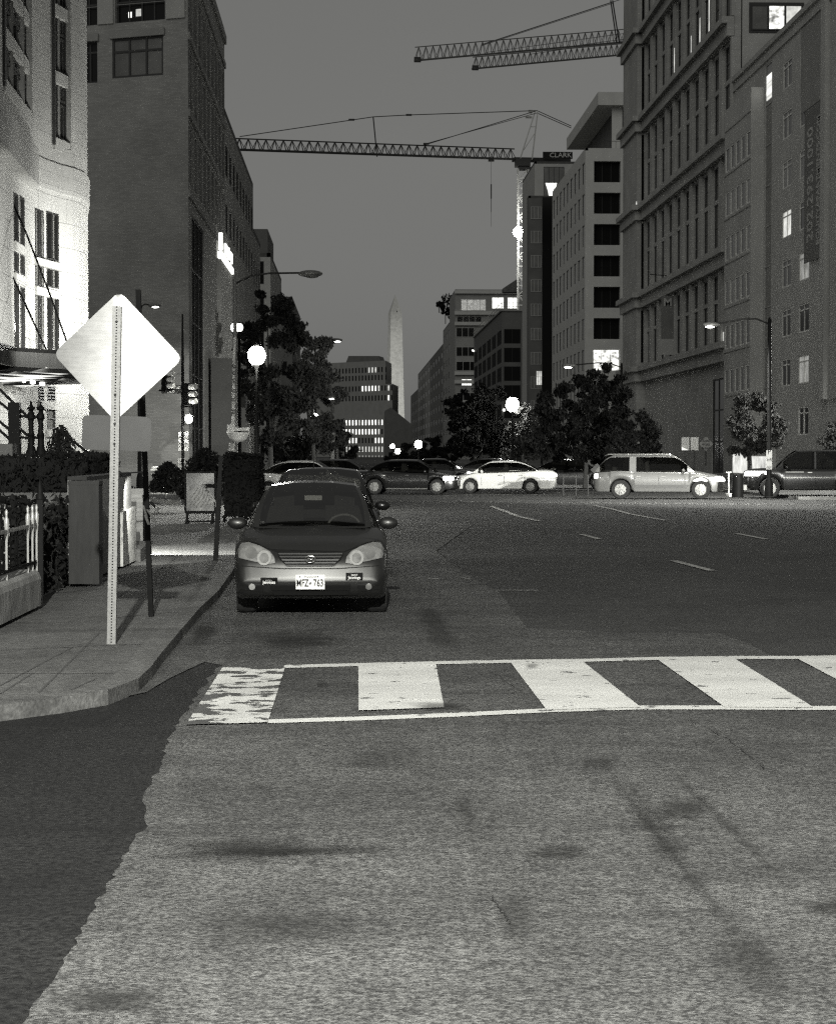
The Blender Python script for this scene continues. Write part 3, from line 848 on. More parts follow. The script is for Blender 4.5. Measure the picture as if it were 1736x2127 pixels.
# vertical divisions in px, with openings (px range, list of (ytop at px, ybottom at px)) read at the opening's left edge
low = [((31, 41), [(397, 500), (519, 563), (585, 730)]), ((43.5, 53.5), [(404, 506), (525, 568), (593, 730)]),
       ((75, 93), [(431, 531), (549, 592), (609, 730)]), ((98.5, 124), [(437, 537), (554, 595), (615, 730)])]
low2 = [((80, 92), [(801, 832)]), ((98, 115), [(800, 833), (847, 891)])]
up = [((10, 70), [(-260, 178)]), ((113, 150), [(-260, 300)])]
def hotel_part(name, m, holes, z0, z1, off, dep_, cols=None, jit=0):
    xs = sorted({c[0] for c in curve} | {h[0][0] for h in holes} | {h[0][1] for h in holes})
    q = MB()
    for xa, xb in zip(xs, xs[1:]):
        (pa, da), (pb, db) = seg(xa), seg(xb)
        nn = V((pb - pa).y, -(pb - pa).x, 0).normalized()
        if xb > 183.5: nn = V(0, -1, 0) if nn.y > 0 else nn
        op = []
        for (h0, h1), ys in holes:
            if h0 - .01 <= xa and xb <= h1 + .01:
                for y0, y1 in ys: op.append((hz(h0, y1), hz(h0, y0)))
        cut = sorted({z0, z1} | {max(z0, min(z1, v)) for o in op for v in o})
        for c, d in zip(cut, cut[1:]):
            if d - c < 1e-4: continue
            mid = (c + d) / 2; isop = any(o[0] < mid < o[1] for o in op)
            o2 = off - (dep_ if isop else 0)
            if not isop:
                q.quad(*[(p + nn * o2) + V(0, 0, z) for p, z in ((pa, c), (pb, c), (pb, d), (pa, d))])
            else:
                for z in (c, d): q.quad(*[(p + nn * o) + V(0, 0, z) for p, o in ((pa, off), (pb, off), (pb, off - dep_), (pa, off - dep_))])
                for p in (pa, pb): q.quad(*[(p + nn * o) + V(0, 0, z) for o, z in ((off, c), (off, d), (off - dep_, d), (off - dep_, c))])
    return q.build(name, m, ht)
brick('hotel_low', .50, w=1.25, h=.70, mort=.55, contrast=.02, mortar=.011, rough=.8)
brick('hotel_up', .36, w=.75, h=.36, mort=.75, contrast=.03, mortar=.012)
zj = zat(395, 56.5)        # where smooth lower stone meets the upper stone
zj2 = zj + .9
hotel_part('lower_wall', M['hotel_low'], low + low2, 0, zj, 0, .07)
# rounded string course
q = MB()
pr = [(0, zj), (.04, zj + .05), (.06, zj + .18), (.065, zj + .35), (.06, zj + .85), (.02, zj + .9)]
norms = []
for i in range(len(cp)):
    d = (cp[min(i + 1, len(cp) - 1)] - cp[max(i - 1, 0)]); norms.append(V(d.y, -d.x, 0).normalized())
for i in range(len(cp) - 1):
    for (o0, z0), (o1, z1) in zip(pr, pr[1:]):
        q.quad(cp[i] + norms[i] * o0 + V(0, 0, z0), cp[i + 1] + norms[i + 1] * o0 + V(0, 0, z0), cp[i + 1] + norms[i + 1] * o1 + V(0, 0, z1), cp[i] + norms[i] * o1 + V(0, 0, z1))
q.build('string_course', M['hotel_up'], ht)
hotel_part('upper_wall', M['hotel_up'], up, zj + .9, 36, .02, .16)
# projecting shelf over the entrance bay
q = MB()
pl = [seg(-60)[0], seg(12)[0], seg(62)[0], seg(73)[0]]
sh = []
for p, o in zip(pl, (.5, .45, .35, .05)):
    sh.append(p + V(.9, -.45, 0) * o)
za = zat(370, 53) ; zb = zat(335, 53)
q.prism([(p.x, p.y) for p in sh] + [(p.x, p.y) for p in pl[::-1]], za, zb + .55)
q.build('entrance_shelf', M['hotel_up'], ht)
# bay glazing: slanted back from the left jamb
def bay(x0, x1, ytop, ybot, rows):
    (pa, da), (pb, db) = seg(x0), seg(x1)
    dd = (pb - pa).normalized(); nn = V(dd.y, -dd.x, 0)
    A = pa - nn * .03; B = pb - nn * .14
    f = Fac(A, B)
    z0, z1 = hz(x0, ybot), hz(x0, ytop)
    hh = (z1 - z0) / rows
    for r in range(rows):
        c = z0 + r * hh
        window(f, (0, f.L, c + .25, c + hh * .66), ht, M['pane_dark'], M['frame_dark'], 5, 1, .06)
        window(f, (0, f.L, c + hh * .70, c + hh - .12), ht, M['pane_mid'], M['frame_dark'], 5, 1, .06)
    for r in range(rows + 1):
        q = MB(); c = z0 + r * hh
        q.extr([f.p(0, c - .12, .10), f.p(f.L, c - .12, .10), f.p(f.L, c + .22, .10), f.p(0, c + .22, .10)], f.n * -.2)
        q.build('spandrel', M['hotel_up'], ht)
    # sloping sill wedge
    q = MB(); q.add([A + V(0, 0, z0 + .2), B + V(0, 0, z0 + .2), pb + V(0, 0, z0 + .2), pa + V(0, 0, z0 - .25), pb + V(0, 0, z0 - .25)], [(0, 1, 2), (0, 3, 4, 2), (1, 2, 4), (0, 3, 1), (3, 4, 1)])
    q.build('sill', M['hotel_up'], ht)
    q = MB(); q.bar(A + V(0, 0, z0), A + V(0, 0, z1), .22, .22); q.build('jamb_post', M['frame_dark'], ht)
bay(10, 70, -260, 178, 4)
bay(113, 150, -260, 300, 4)
def hwin(x0, x1, y0, y1, pm, nx=1, nz=1, slat=False):
    (pa, da), (pb, db) = seg(x0), seg(x1)
    f = Fac(pa, pb); h = (0, f.L, hz(x0, y1), hz(x0, y0))
    return window(f, h, ht, pm, M['frame_dark'], nx, nz, .05, .04)
for (x0, x1), ys in low:
    for y0, y1 in ys: hwin(x0, x1, y0, y1, M['pane_dark'], 2 if x1 - x0 > 15 else 1)
for (x0, x1), ys in low2:
    for y0, y1 in ys: hwin(x0, x1, y0, y1, M['pane_mid'] if y1 > 880 else M['pane_dark'], 1, 5 if y1 < 880 else 2)
# pale window bands
for x0, x1, ys in ((31, 54, (508,)), (31, 54, (574,)), (75, 126, (541,)), (75, 126, (602,)), (80, 117, (840,)), (98, 116, (899,))):
    (pa, _), (pb, _) = seg(x0), seg(x1); f = Fac(pa, pb)
    for y in ys:
        q = MB(); zc = hz(x0, y); band(q, f, -.03, f.L + .05, zc - .12, zc + .10, -.02, .07); q.build('window_band', M['hotel_low'], ht)
# sides and roof
q = MB(); e = cp[-1]; s0 = cp[0]
for a, b in ((e, V(-24, 66, 0)), (V(-24, 66, 0), V(-30, 44, 0)), (V(-30, 44, 0), s0)): q.quad(a, b, b + V(0, 0, 36), a + V(0, 0, 36))
q.build('side_wall', M['hotel_up'], ht)
q = MB(); q.add([p + V(0, 0, 35.9) for p in cp] + [V(-24, 66, 35.9), V(-30, 44, 35.9)], [tuple(range(len(cp) + 2))]); q.build('roof', M['roofing'], ht)
# entrance canopy hung on rods
cn_ = thing('entrance_canopy', 'flat glass and steel canopy glowing underneath at the hotel entrance', 'canopy', P(60, 750, 50))
zc0, zc1 = zat(768, 49.5), zat(737, 49.5)
A0, A1 = P(-60, 750, 46.5), P(186, 750, 50.0); B0, B1 = seg(-55)[0], seg(120)[0]
fas = [A0, A1, V(B1.x + .5, B1.y - .9, 0), V(B0.x + .4, B0.y - .6, 0)]
def rim(z0, z1, w):
    q = MB()
    for a, b in zip(fas, fas[1:] + fas[:1]):
        q.bar(V(a.x, a.y, (z0 + z1) / 2), V(b.x, b.y, (z0 + z1) / 2), w, z1 - z0)
    return q
rim(zc0, zc1, .10).build('fascia', mat('fascia_rib', .05, .6, .5, 1.0, stretch=(40, 40, .01)), cn_)
rim(zc1 + .003, zc1 + .09, .16).build('gutter_edge', M['iron_black'], cn_)
q = MB()
q.box(((A0.x + A1.x) / 2, (A0.y + A1.y) / 2 + .3, zc1 + .02), (.3, .3, .04)); q.build('roof_plate', M['metal_dark'], cn_)
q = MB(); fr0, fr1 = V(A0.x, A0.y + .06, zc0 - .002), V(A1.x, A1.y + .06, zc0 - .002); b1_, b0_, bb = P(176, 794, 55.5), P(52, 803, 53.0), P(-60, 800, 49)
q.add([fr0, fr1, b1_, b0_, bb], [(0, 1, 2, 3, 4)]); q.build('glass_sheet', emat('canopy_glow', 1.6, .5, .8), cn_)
for i in range(6):
    t = i / 6; q = MB(); q.bar(fr0.lerp(bb, t) - V(0, 0, .05), fr1.lerp(b1_, t) - V(0, 0, .05), .12 if i < 3 else .06, .10); q.build('louvre', M['iron_black'], cn_)
for i in range(5):
    t = (i + .6) / 5.5; a = fas[0].lerp(fas[1], t) ; q = MB(); c = P(8 + 20 * i, 786 + 3 * i, 50.5)
    q.lathe([(.005, -.03), (.06, -.02), (.06, .05)], c, 10); q.build('downlight', emat('downl', 12) if i == 0 else M['downl'], cn_)
for k, (pts, bk) in enumerate((([(14, 392), (53, 480), (104, 612), (148, 736)], 1), ([(-12, 488), (31, 585), (74, 678), (101, 737)], 0))):
    d0 = 52.5; pp_ = [P(x, y, d0 - 2.0 * i / (len(pts) - 1)) for i, (x, y) in enumerate(pts)]
    q = MB(); q.tube(pp_, .025, 6); q.build('tie_rod', M['iron_black'], cn_, smooth=True)
    q = MB(); q.box(pp_[-1], (.14, .14, .22)); q.build('rod_clevis', M['iron_black'], cn_)
q = MB(); c = P(14, 392, 52.6); q.extr([c + V(-.16, 0, .35), c + V(.22, 0, .25), c + V(.2, 0, -.45), c + V(.05, 0, -.2), c + V(-.02, 0, -.5), c + V(-.16, 0, -.4)], (0, .25, 0))
q.build('wall_bracket', M['iron_black'], cn_)
# floodlights on top of the canopy washing the wall, as in the photograph
for i, t in enumerate((.38, .74, .97)):
    a = fas[0].lerp(fas[1], t); b = fas[3].lerp(fas[2], t); c = a.lerp(b, .35); c = V(c.x, c.y, zc1 + .25)
    tp = ((8, 620), (70, 600), (150, 620))[i]; sw_ = seg(tp[0])[0]; tgt = V(sw_.x, sw_.y, hz(*tp)); c = V(sw_.x + 3.0, sw_.y - 3.4, zc1 + .25)
    q = MB(); q.box(c, (.22, .16, .12)); q.build('floodlight', M['iron_black'], cn_)
    lamp('SPOT', 'floodlight_beam', c + V(0, 0, .12), (900, 1400, 1750)[i], cn_, .08, aim=tgt, angle=110, blend=1)
for t in (.35, .8):
    a = fas[0].lerp(fas[1], t); b = fas[3].lerp(fas[2], t); c = a.lerp(b, .5)
    lamp('AREA', 'canopy_downlight', V(c.x, c.y, zc0 - .12), 130, cn_, size=1.2, aim=V(c.x + .2, c.y + .9, 0))

# ------------------------------------------------------------ left row of buildings beyond the avenue (street line X=-8)
XL = -8.0
c0 = VX(393, XL); c0 = V(c0.x, c0.y, 0); Y0 = c0.y
Mf = V(-cos(R(22)), sin(R(22)), 0)
L2far = c0 + Mf * 26
ff = Fac(L2far, c0); fs = Fac(c0, V(XL, 125, 0))
def hrect(f, x0, y0, x1, y1, ref=None):
    ref = ref if ref is not None else x0
    return (f.u(x0), f.u(x1), f.z(ref, y1), f.z(ref, y0))
Z2 = 27.6
L2 = thing('office_block', 'dark brick corner office block with one wide six pane window high on its blank front', 'building', (-12, 108, 0))
hw = hrect(ff, 237, 76, 342, 165, 290); hl = hrect(ff, 170, 84, 206, 170, 190)
hw = (hw[0], hw[1], ff.z(290, 158.5), ff.z(290, 76)); hl = (hl[0], hl[1], ff.z(190, 172), ff.z(190, 86))
ztop0 = ff.z(300, 43)
tops = [(ff.u(120), ff.u(207), ztop0, 26.3), (ff.u(243), ff.u(346), ztop0, 26.3)]
q = MB(); wallmesh(q, ff, 0, Z2, [hw, hl] + tops, .35); q.build('wall', M['brick_dark'], L2)
window(ff, hw, L2, M['pane_mid'], M['frame_dark'], 3, 2, .10, .10, zsplit=[.66], lab='wide six pane window')
window(ff, hl, L2, M['pane_dark'], M['frame_dark'], 2, 2, .25, .1, zsplit=[.75])
q = MB(); band(q, ff, hw[0] - .1, hw[1] + .1, hw[3], hw[3] + .35, 0, .12); band(q, ff, hl[0], hl[1] + .1, hl[3] + .004, hl[3] + .35, 0, .12); q.build('lintel', M['concrete_mid'], L2)
for t in tops: window(ff, t, L2, M['pane_dark'], M['frame_dark'], 4, 2, .3, .08, zsplit=[.3])
for x0, x1 in ((208, 240), (349, 388)): q = MB(); band(q, ff, ff.u(x0), ff.u(x1), ztop0, 26.3, 0, .08); q.build('pale_panel', M['concrete_pale'], L2)
for x0, x1, y0, y1 in ((265.5, 272, 22, 36), (281, 291.5, 16, 33)):
    h = (ff.u(x0), ff.u(x1), ff.z(x0, y1) + .05, ff.z(x0, y0)); q = MB(); band(q, ff, h[0], h[1], h[2], h[3], -.27, -.25); o = q.build('lit_pane', M['lit_mid'] if x0 > 280 else M['lit_bright'], L2)
q = MB(); q.bar(ff.p(tops[0][0], ztop0 + .9, -.05), ff.p(ff.u(350), ztop0 + .9, -.05), .04); q.build('balcony_rail', M['galv'], L2)
# side: window bands per storey
rows = [(14.9, 17.9), (18.6, 21.6), (22.3, 25.3)]
holes = []; uu = fs.L
nb = 9; bw_ = uu / nb
for (a, b) in rows:
    for i in range(nb): holes.append((i * bw_ + .45, (i + 1) * bw_ - .25, a, b))
low_h = [(2.0, uu * .36, .4, 13.6)]
q = MB(); wallmesh(q, fs, 0, Z2, holes + low_h, .14); q.build('side_wall', M['brick_dark'], L2)
for h in holes: window(fs, h, L2, M['pane_dark'], M['frame_pale'], 2, 1, .10, .10)
window(fs, low_h[0], L2, M['ink'], M['frame_dark'], 3, 5, .12, .1)
q = MB()
for z in (14.2, 18.1, 21.8, 25.6): band(q, fs, 0, uu, z, z + .35, 0, .10)
band(q, fs, 0, uu, Z2 - .5, Z2, 0, .14)
q.build('ledge', M['concrete_mid'], L2)
pts = [(L2far.x, L2far.y), (c0.x, c0.y), (XL, 125), (XL - 24, 125)]
q = MB(); shell(q, pts, 0, Z2, skip=(0, 1)); q.build('rear_wall', M['brick_dark'], L2)
roofpart(pts, Z2, M['roofing'], L2)
def block(name, label, X0, X1, ya, yb, z, wm, side='L', front=True, rows=None, nside=6, nfront=3, pane=None, fd=None, lits=(), floor_h=3.7, wz=1.9, first=1.2, sw=.5, frame=None, cap=True, stopz=0):
    """street-front block: X0 is the street wall; front wall faces the camera at y=ya"""
    frame = frame or M['frame_dark']; pane = pane or M['pane_dark']
    t = thing(name, label, 'building', ((X0 + X1) / 2, (ya + yb) / 2, 0))
    lft, rgt_ = min(X0, X1), max(X0, X1)
    Ff = Fac(V(lft, ya, 0), V(rgt_, ya, 0))
    Fs = Fac(V(X0, ya, 0), V(X0, yb, 0)) if X0 < 0 else Fac(V(X0, yb, 0), V(X0, ya, 0))
    for F_, nn, nm in ((Ff, nfront, 'front'), (Fs, nside, 'side')):
        hs = []
        if nn:
            w = F_.L / nn; k = 0
            zz = first
            while zz + wz < z - .4:
                for i in range(nn):
                    if zz > stopz: hs.append((w * i + w * (1 - sw) / 2, w * i + w * (1 + sw) / 2, zz, zz + wz))
                zz += floor_h
        q = MB(); wallmesh(q, F_, 0, z, hs, .12); q.build('wall', wm, t)
        hs = hs[::-1][:48]
        for i, h in enumerate(hs):
            pm = pane
            for (fn, idx, lm) in lits:
                if fn == nm and idx == i: pm = M[lm]
            window(F_, h, t, pm, frame, 2 if h[1] - h[0] > 1.6 else 1, 1, .10, .07)
    pts = [(lft, ya), (rgt_, ya), (rgt_, yb), (lft, yb)]
    q = MB(); shell(q, pts, 0, z, skip=(0, 1) if X0 < 0 else (0, 3)); q.build('rear_wall', wm, t)
    if cap: roofpart(pts, z, M['roofing'], t, .4)
    return t, Ff, Fs
b3, f3, s3 = block('office_block', 'lower brick block attached behind the corner office block, lit sign on its street side', XL, -26, 125.01, 160, 22.8, M['brick_dark'], nside=9, nfront=0, floor_h=3.6, first=15.6, sw=.6)
b3b, _, _ = block('office_block', 'narrow step-down block at the far end of the left brick row', XL, -22, 160.01, 172, 19.3, M['brick_dark'], nside=3, nfront=0, first=8)
# lit sign and fluted pale storefront
ls = thing('lit_sign', 'glowing white sign box high on the left brick row above the street', 'sign', (XL, 122, 13.4))
q = MB(); q.add([V(XL + .02, 117.9, 13.3), V(XL + .3, 117.9, 13.3), V(XL + .3, 129, 13.25), V(XL + .02, 129, 13.25), V(XL + .02, 117.9, 13.6), V(XL + .3, 117.9, 13.6), V(XL + .3, 129, 13.6), V(XL + .02, 129, 13.6)], [(0, 1, 2, 3), (4, 5, 6, 7), (0, 1, 5, 4), (1, 2, 6, 5), (2, 3, 7, 6), (0, 3, 7, 4)])
q.build('strip', emat('sign_glow', 2.4), ls)
q = MB(); q.box((XL + .2, 118.0, 14.2), (.2, .3, 1.0)); q.build('upright', M['sign_glow'], ls)
for i in range(7):
    q = MB(); q.box((XL + .20, 122.4 + i * 1.0, 14.2 + (.06 if i % 2 else 0)), (.10, .62, .5 + (.15 if i % 3 == 0 else 0))); q.build('letter', M['sign_glow'], ls)
fp = MB()
for i in range(15): fp.box((XL + .10, 117.9 + i * .72, 6.6), (.28, .40, 13.1))
fp.box((XL + .04, 123, 6.6), (.10, 11, 13.12))
o = fp.build('fluted_screen', M['concrete_pale'], origin=(XL, 123, 0)); tag(o, 'pale ribbed screen wall under the glowing white sign', 'screen')
q = MB(); a = VX(459, XL + 1.6); q.box((XL + 1.1, 112, 2.9), (1.9, 3.4, 8.2)); o = q.build('entrance_porch', M['concrete_dark'], origin=(XL + 1, 112, 0)); tag(o, 'dark square entrance porch on the street side of the brick office block', 'porch')
b4, f4, s4 = block('stone_building', 'pale stone building with dark upper openings just past the left brick row', XL, -30, 193, 222, 20.6, M['concrete_pale'], nside=0, nfront=8, floor_h=3.4, wz=2.2, sw=.55, first=1.0)
q = MB(); q.box((XL - 6.3, 201, 22.0), (12, 14, 2.8)); q.build('penthouse', M['concrete_dark'], b4)
b5, f5, s5 = block('tower_block', 'small dark block with one lit strip behind the pale stone building', XL, -24, 261, 300, 21.7, M['concrete_dark'], nside=0, nfront=6, floor_h=3.6, first=1, lits=(('front', 1, 'lit_mid'),))

# ------------------------------------------------------------ far centre office slab with lit windows
def cpt(px, d): a = P(px, 940, d); return V(a.x, a.y, 0)
cA, cB = cpt(640, 835), cpt(815, 800)
fc = Fac(cA, cB)
off = thing('far_office', 'long far office block with rows of small lit windows below the obelisk', 'building', ((cA + cB) / 2))
zT = fc.z(725, 752); zR = fc.z(812, 797); pitch = 3.62
litrow = {}
def rowz(py): return zat(py, 817)
q = MB()
wins = []
rowsy = {770: [(766, 781)], 786: [(733, 737)], 808: [(748, 791), (805, 810)], 828: [(805, 810)], 878: [(696, 811)], 897: [(704, 786)], 915: [(716, 742), (778, 812)], 933: [(717, 812)], 951: [(730, 800)]}
for py, spans in rowsy.items():
    zc = rowz(py); x = 697.0
    while x < 812:
        lit = any(a <= x + 2 <= b + 1 for a, b in spans)
        wins.append((fc.u(x), fc.u(x + 3.4), zc - 1.05, zc + 1.05, lit, py)); x += 6.75
hs = [w[:4] for w in wins]
uR = fc.u(806)
wallmesh(q, fc, 0, zR, [h for h in hs if h[3] < zR], .3)
wallmesh(q, fc, zR, zT, [h for h in hs if h[2] > zR and h[1] < uR - 2], .3, u1=uR - 1.5)
q.build('wall', M['concrete_mid'], off)
cnt = 0; dark = MB()
rr = random.Random(3)
for w in wins:
    if w[1] > uR and w[3] > zR: continue
    if w[4] and cnt < 96:
        cnt += 1; h = w[:4]; q = MB(); q.quad(fc.p(h[0], h[2], -.28), fc.p(h[1], h[2], -.28), fc.p(h[1], h[3], -.28), fc.p(h[0], h[3], -.28))
        q.build('window', M['lit_bright'] if (w[5] not in (933, 951, 770) and rr.random() > .2) else M['lit_mid'] if w[5] != 951 else M['lit_dim'], off)
    else:
        h = w[:4]; dark.quad(fc.p(h[0], h[2], -.28), fc.p(h[1], h[2], -.28), fc.p(h[1], h[3], -.28), fc.p(h[0], h[3], -.28))
o = dark.build('dark_window', M['pane_dark'], off); o['kind'] = 'stuff'
cb = [(cA.x, cA.y), (cB.x, cB.y), (cB.x + 3, cB.y + 30), (cA.x + 3, cA.y + 30)]
q = MB(); shell(q, cb, 0, zR, skip=(0,)); q.build('rear_wall', M['concrete_mid'], off)
e = fc.p(uR - 1.5, 0)
cb2 = [(cA.x, cA.y), (e.x, e.y), (e.x + 3, e.y + 29), (cA.x + 3, cA.y + 29)]
q = MB(); shell(q, cb2, zR, zT, skip=(0,)); q.add([V(p[0], p[1], zT) for p in cb2], [(0, 1, 2, 3)]); q.add([V(p[0], p[1], zR) for p in cb], [(0, 1, 2, 3)]); q.build('roof', M['concrete_mid'], off)
a, b = fc.p(fc.u(696), 0, -6), fc.p(fc.u(769), 0, -6)
q = MB(); q.extr([a + V(0, 0, zT), b + V(0, 0, zT), fc.p(fc.u(765), fc.z(765, 738), -6), fc.p(fc.u(702), fc.z(700, 738), -6)], (2, 12, 0)); q.build('penthouse', M['concrete_dark'], off)
ga = thing('gabled_building', 'small dark gabled building right of the far office block, at the foot of the obelisk', 'building', cpt(834, 640))
fg = Fac(cpt(800, 640), cpt(856, 640)); q = MB(); z1, z2 = zat(882, 640), zat(846, 640)
q.extr([fg.p(0, 0), fg.p(fg.L, 0), fg.p(fg.L, z1), fg.p(fg.u(812), z2), fg.p(0, z2 - 1)], (0, 20, 0)); q.build('wall', M['concrete_dark'], ga)

# ------------------------------------------------------------ the obelisk
mo = cpt(820.5, 1860); s_ = FP / 1860
ob_ = thing('obelisk', 'tall floodlit stone obelisk closing the far end of the street', 'monument', V(mo.x, mo.y, -26))
def sq(r, z, rot=R(12)): return [V(mo.x + r * math.sqrt(2) * cos(rot + pi / 4 + k * pi / 2), mo.y + r * math.sqrt(2) * sin(rot + pi / 4 + k * pi / 2), z) for k in range(4)]
zb, zs, zt_ = -26, zat(650, 1860), zat(612, 1860)
q = MB(); lo_, hi_ = sq(8.4, zb), sq(5.25, zs); q.add(lo_ + hi_, [(0, 1, 5, 4), (1, 2, 6, 5), (2, 3, 7, 6), (3, 0, 4, 7), (4, 5, 6, 7)])
m_ = brick('marble', .6, w=2.2, h=1.2, mort=.85, contrast=.08, mortar=.08)
shm = q.build('shaft', m_, ob_)
q = MB(); q.add(hi_ + [V(mo.x, mo.y, zt_)], [(0, 1, 4), (1, 2, 4), (2, 3, 4), (3, 0, 4)]); q.build('pyramid_top', m_, ob_)
for dx in (-1.6, 1.6):
    q = MB(); q.box((mo.x + dx, mo.y - 4.75, zs + 1.2), (.7, .6, 1.0)); q.build('window_slot', M['pane_dark'], ob_)
lamp('SPOT', 'ground_floodlight', V(mo.x - 25, mo.y - 150, 1), 620000, ob_, 1.5, aim=V(mo.x, mo.y, 45), angle=60, blend=.6)
# ------------------------------------------------------------ right row (street line X=28.5)
XR = 28.5
def tY(px, X=XR): return VX(px, X).y
mat('frame_white', .7, .5, .1, 4)
# --- pale apartment building with banner
Ya, Yb = 96.0, tY(1521); ZR1 = 29.8
ap = thing('apartment_building', 'plain apartment building with a dark phone number banner at the right edge', 'building', (36, 125, 0))
fr = Fac(V(XR, Yb, 0), V(XR, Ya, 0))
cols = {'a': (1657, 1676, [(109, 156, 1657, 1666), (217, 264, 1655, 1667), (313, 360, 1656, 1668), (420, 479, 1656, 1670), (526, 585, 1657, 1675), (628, 689, 1657, 1676), (736, 795, 1657, 1680), (843, 902, 1659, 1680)]),
        'b': (1622, 1640, [(138, 180, 1620, 1632), (244, 290, 1616, 1632), (341, 397, 1619, 1635), (438, 497, 1620, 1636), (541, 597, 1622, 1636), (641, 699, 1622, 1640), (744, 801, 1623, 1641)])}
# storeys in metres from the readings
fh = 3.27; base = fr.z(1668, 689)
sills = [base + fh * k for k in (-2, -1, 0, 1, 2, 3, 4, 5)]
ua = (fr.u(1657), fr.u(1678)); ub = (fr.u(1622), fr.u(1640))
bay0, bay1 = fr.u(1527), fr.u(1583); rec0, rec1 = fr.u(1585), fr.u(1599)
holes = []; H = []
for k, s0 in enumerate(sills):
    for u0, u1 in (ua, ub):
        if u0 == ub[0] and k == 0: continue
        if s0 + 1.85 < ZR1 - .3: h = (u0, u1, s0, s0 + 1.8); holes.append(h); H.append((h, 'a' if u0 == ua[0] else 'b', k))
recess = (rec0, rec1, 3.5, ZR1 - 1.2)
q = MB(); wallmesh(q, fr, 0, ZR1, holes + [recess], .10, u0=0); q.build('wall', M['facade_grey'], ap)
lit = {('b', 4): 'lit_mid', ('a', 3): 'lit_dim', ('a', 1): 'lit_dim', ('b', 5): 'pane_mid', ('a', 5): 'pane_mid'}
for h, c, k in H:
    window(fr, h, ap, M[lit.get((c, k), 'pane_dark')], M['frame_white'], 2, 2, .09, .09, zsplit=[.78])
window(fr, recess, ap, M['pane_mid'], M['frame_pale'], 1, 9, .09, .1)
h = (fr.u(1586.5), fr.u(1597), fr.z(1588, 208), fr.z(1588, 157)); q = MB(); band(q, fr, h[0], h[1], h[2], h[3], -.06, -.045); q.build('lit_pane', emat('lit_stack', 2.2, .5, .8, (.1, .1, 2.2), lo=.05), ap)
# bay window stack
q = MB()
bz0, bz1 = 3.6, ZR1 - 2.6
fb = Fac(fr.p(bay0, 0, .9), fr.p(bay1, 0, .9))
bh = []
for k, s0 in enumerate(sills):
    if s0 < 4: continue
    L_ = fb.L; n3 = 5
    if s0 + 1.8 < bz1:
        for i in range(n3): bh.append((L_ * i / n3 + .3, L_ * (i + 1) / n3 - .3, s0, s0 + 1.8))
wallmesh(q, fb, bz0, bz1, bh, .10)
for u in (0, fb.L): q.quad(fb.p(u, bz0), fb.p(u, bz1), fb.p(u, bz1, -.9), fb.p(u, bz0, -.9))
for z in (bz0, bz1): q.quad(fb.p(0, z), fb.p(fb.L, z), fb.p(fb.L, z, -.9), fb.p(0, z, -.9))
q.build('bay', M['facade_grey'], ap)
rb = random.Random(5)
for h in bh: window(fb, h, ap, rb.choice([M['pane_dark'], M['pane_dark'], M['pane_mid']]), M['frame_white'], 1, 1, .09, .10)
q = MB()
for z in (ZR1 - 1.0, ): band(q, fr, 0, fr.L, z, z + .15, 0, .12)
band(q, fr, 0, fr.L, ZR1 - .25, ZR1 + .1, 0, .2)
for s0 in sills: 
    if s0 > 4: band(q, fb, 0, fb.L, s0 - .25, s0 - .12, 0, .06)
q.build('ledge', M['concrete_pale'], ap)
q = MB(); band(q, fr, fr.u(1711), fr.u(1720), 5, ZR1 - .3, 0, .35); q.build('pilaster', M['facade_grey'], ap)
q = MB(); band(q, fr, fr.u(1728), fr.u(1760), 5, ZR1 - .3, 0, .19); q.build('pilaster', M['facade_grey'], ap)
q = MB(); band(q, fr, fr.u(1600), fr.u(1611), .1, fr.z(1606, 903), 0, .25); q.build('storefront_pier', M['concrete_pale'], ap)
pts = [(XR, Ya), (60, Ya), (60, Yb), (XR, Yb)]
q = MB(); shell(q, pts, 0, ZR1, skip=(3,)); q.build('rear_wall', M['facade_grey'], ap)
roofpart(pts, ZR1, M['roofing'], ap, .2)
emat('lit_shop', 1.1, .5, 1.0, lo=.3)
# shop lit at street level behind the tree
for i, (x0, x1, y0, y1) in enumerate(((1493, 1512, 945, 1000), (1516, 1552, 935, 1005), (1556, 1592, 948, 1005), (1572, 1590, 896, 938))):
    h = (fr.u(max(x0, 1523)), fr.u(x1), max(.3, fr.z(x1, y1)), fr.z(x1, y0))
    if h[1] - h[0] > .3:
        q = MB(); band(q, fr, *h, .03, .06); q.build('shop_window', M['lit_shop'], ap)
# banner with writing
bn = thing('banner', 'tall dark vertical banner with a phone number on the apartment building', 'banner', fr.p(fr.u(1690), 14, .3))
bu0, bu1 = fr.u(1671), fr.u(1711); bz0_, bz1_ = fr.z(1671, 548), fr.z(1671, 232)
q = MB(); band(q, fr, bu0, bu1, bz0_, bz1_, .10, .13); q.build('cloth', mat('banner_cloth', .16, .8, .1, .7), bn)
bm_ = mat('banner_ink', .42, .7, .1, 1)
dwn = V(0, 0, 1); leftv = -(fr.d)
ct = fr.p(bu0 + (bu1 - bu0) * .33, (bz0_ + bz1_) / 2, .14)
text('202.293.1000', 2.2, bm_, bn, ct, (0, 0, 1), leftv, depth=.01, bold=.03, squeeze=.60)
ct = fr.p(bu0 + (bu1 - bu0) * .74, (bz0_ + bz1_) / 2, .14)
text('EQUITYAPARTMENTS.COM', 1.25, bm_, bn, ct, (0, 0, 1), leftv, depth=.01, bold=.03, squeeze=.52)
q = MB(); band(q, fr, fr.u(1660), fr.u(1711), bz1_ + .1, ZR1 - 1.1, .02, .05); o = q.build('pale_panel', M['concrete_mid'], ap)
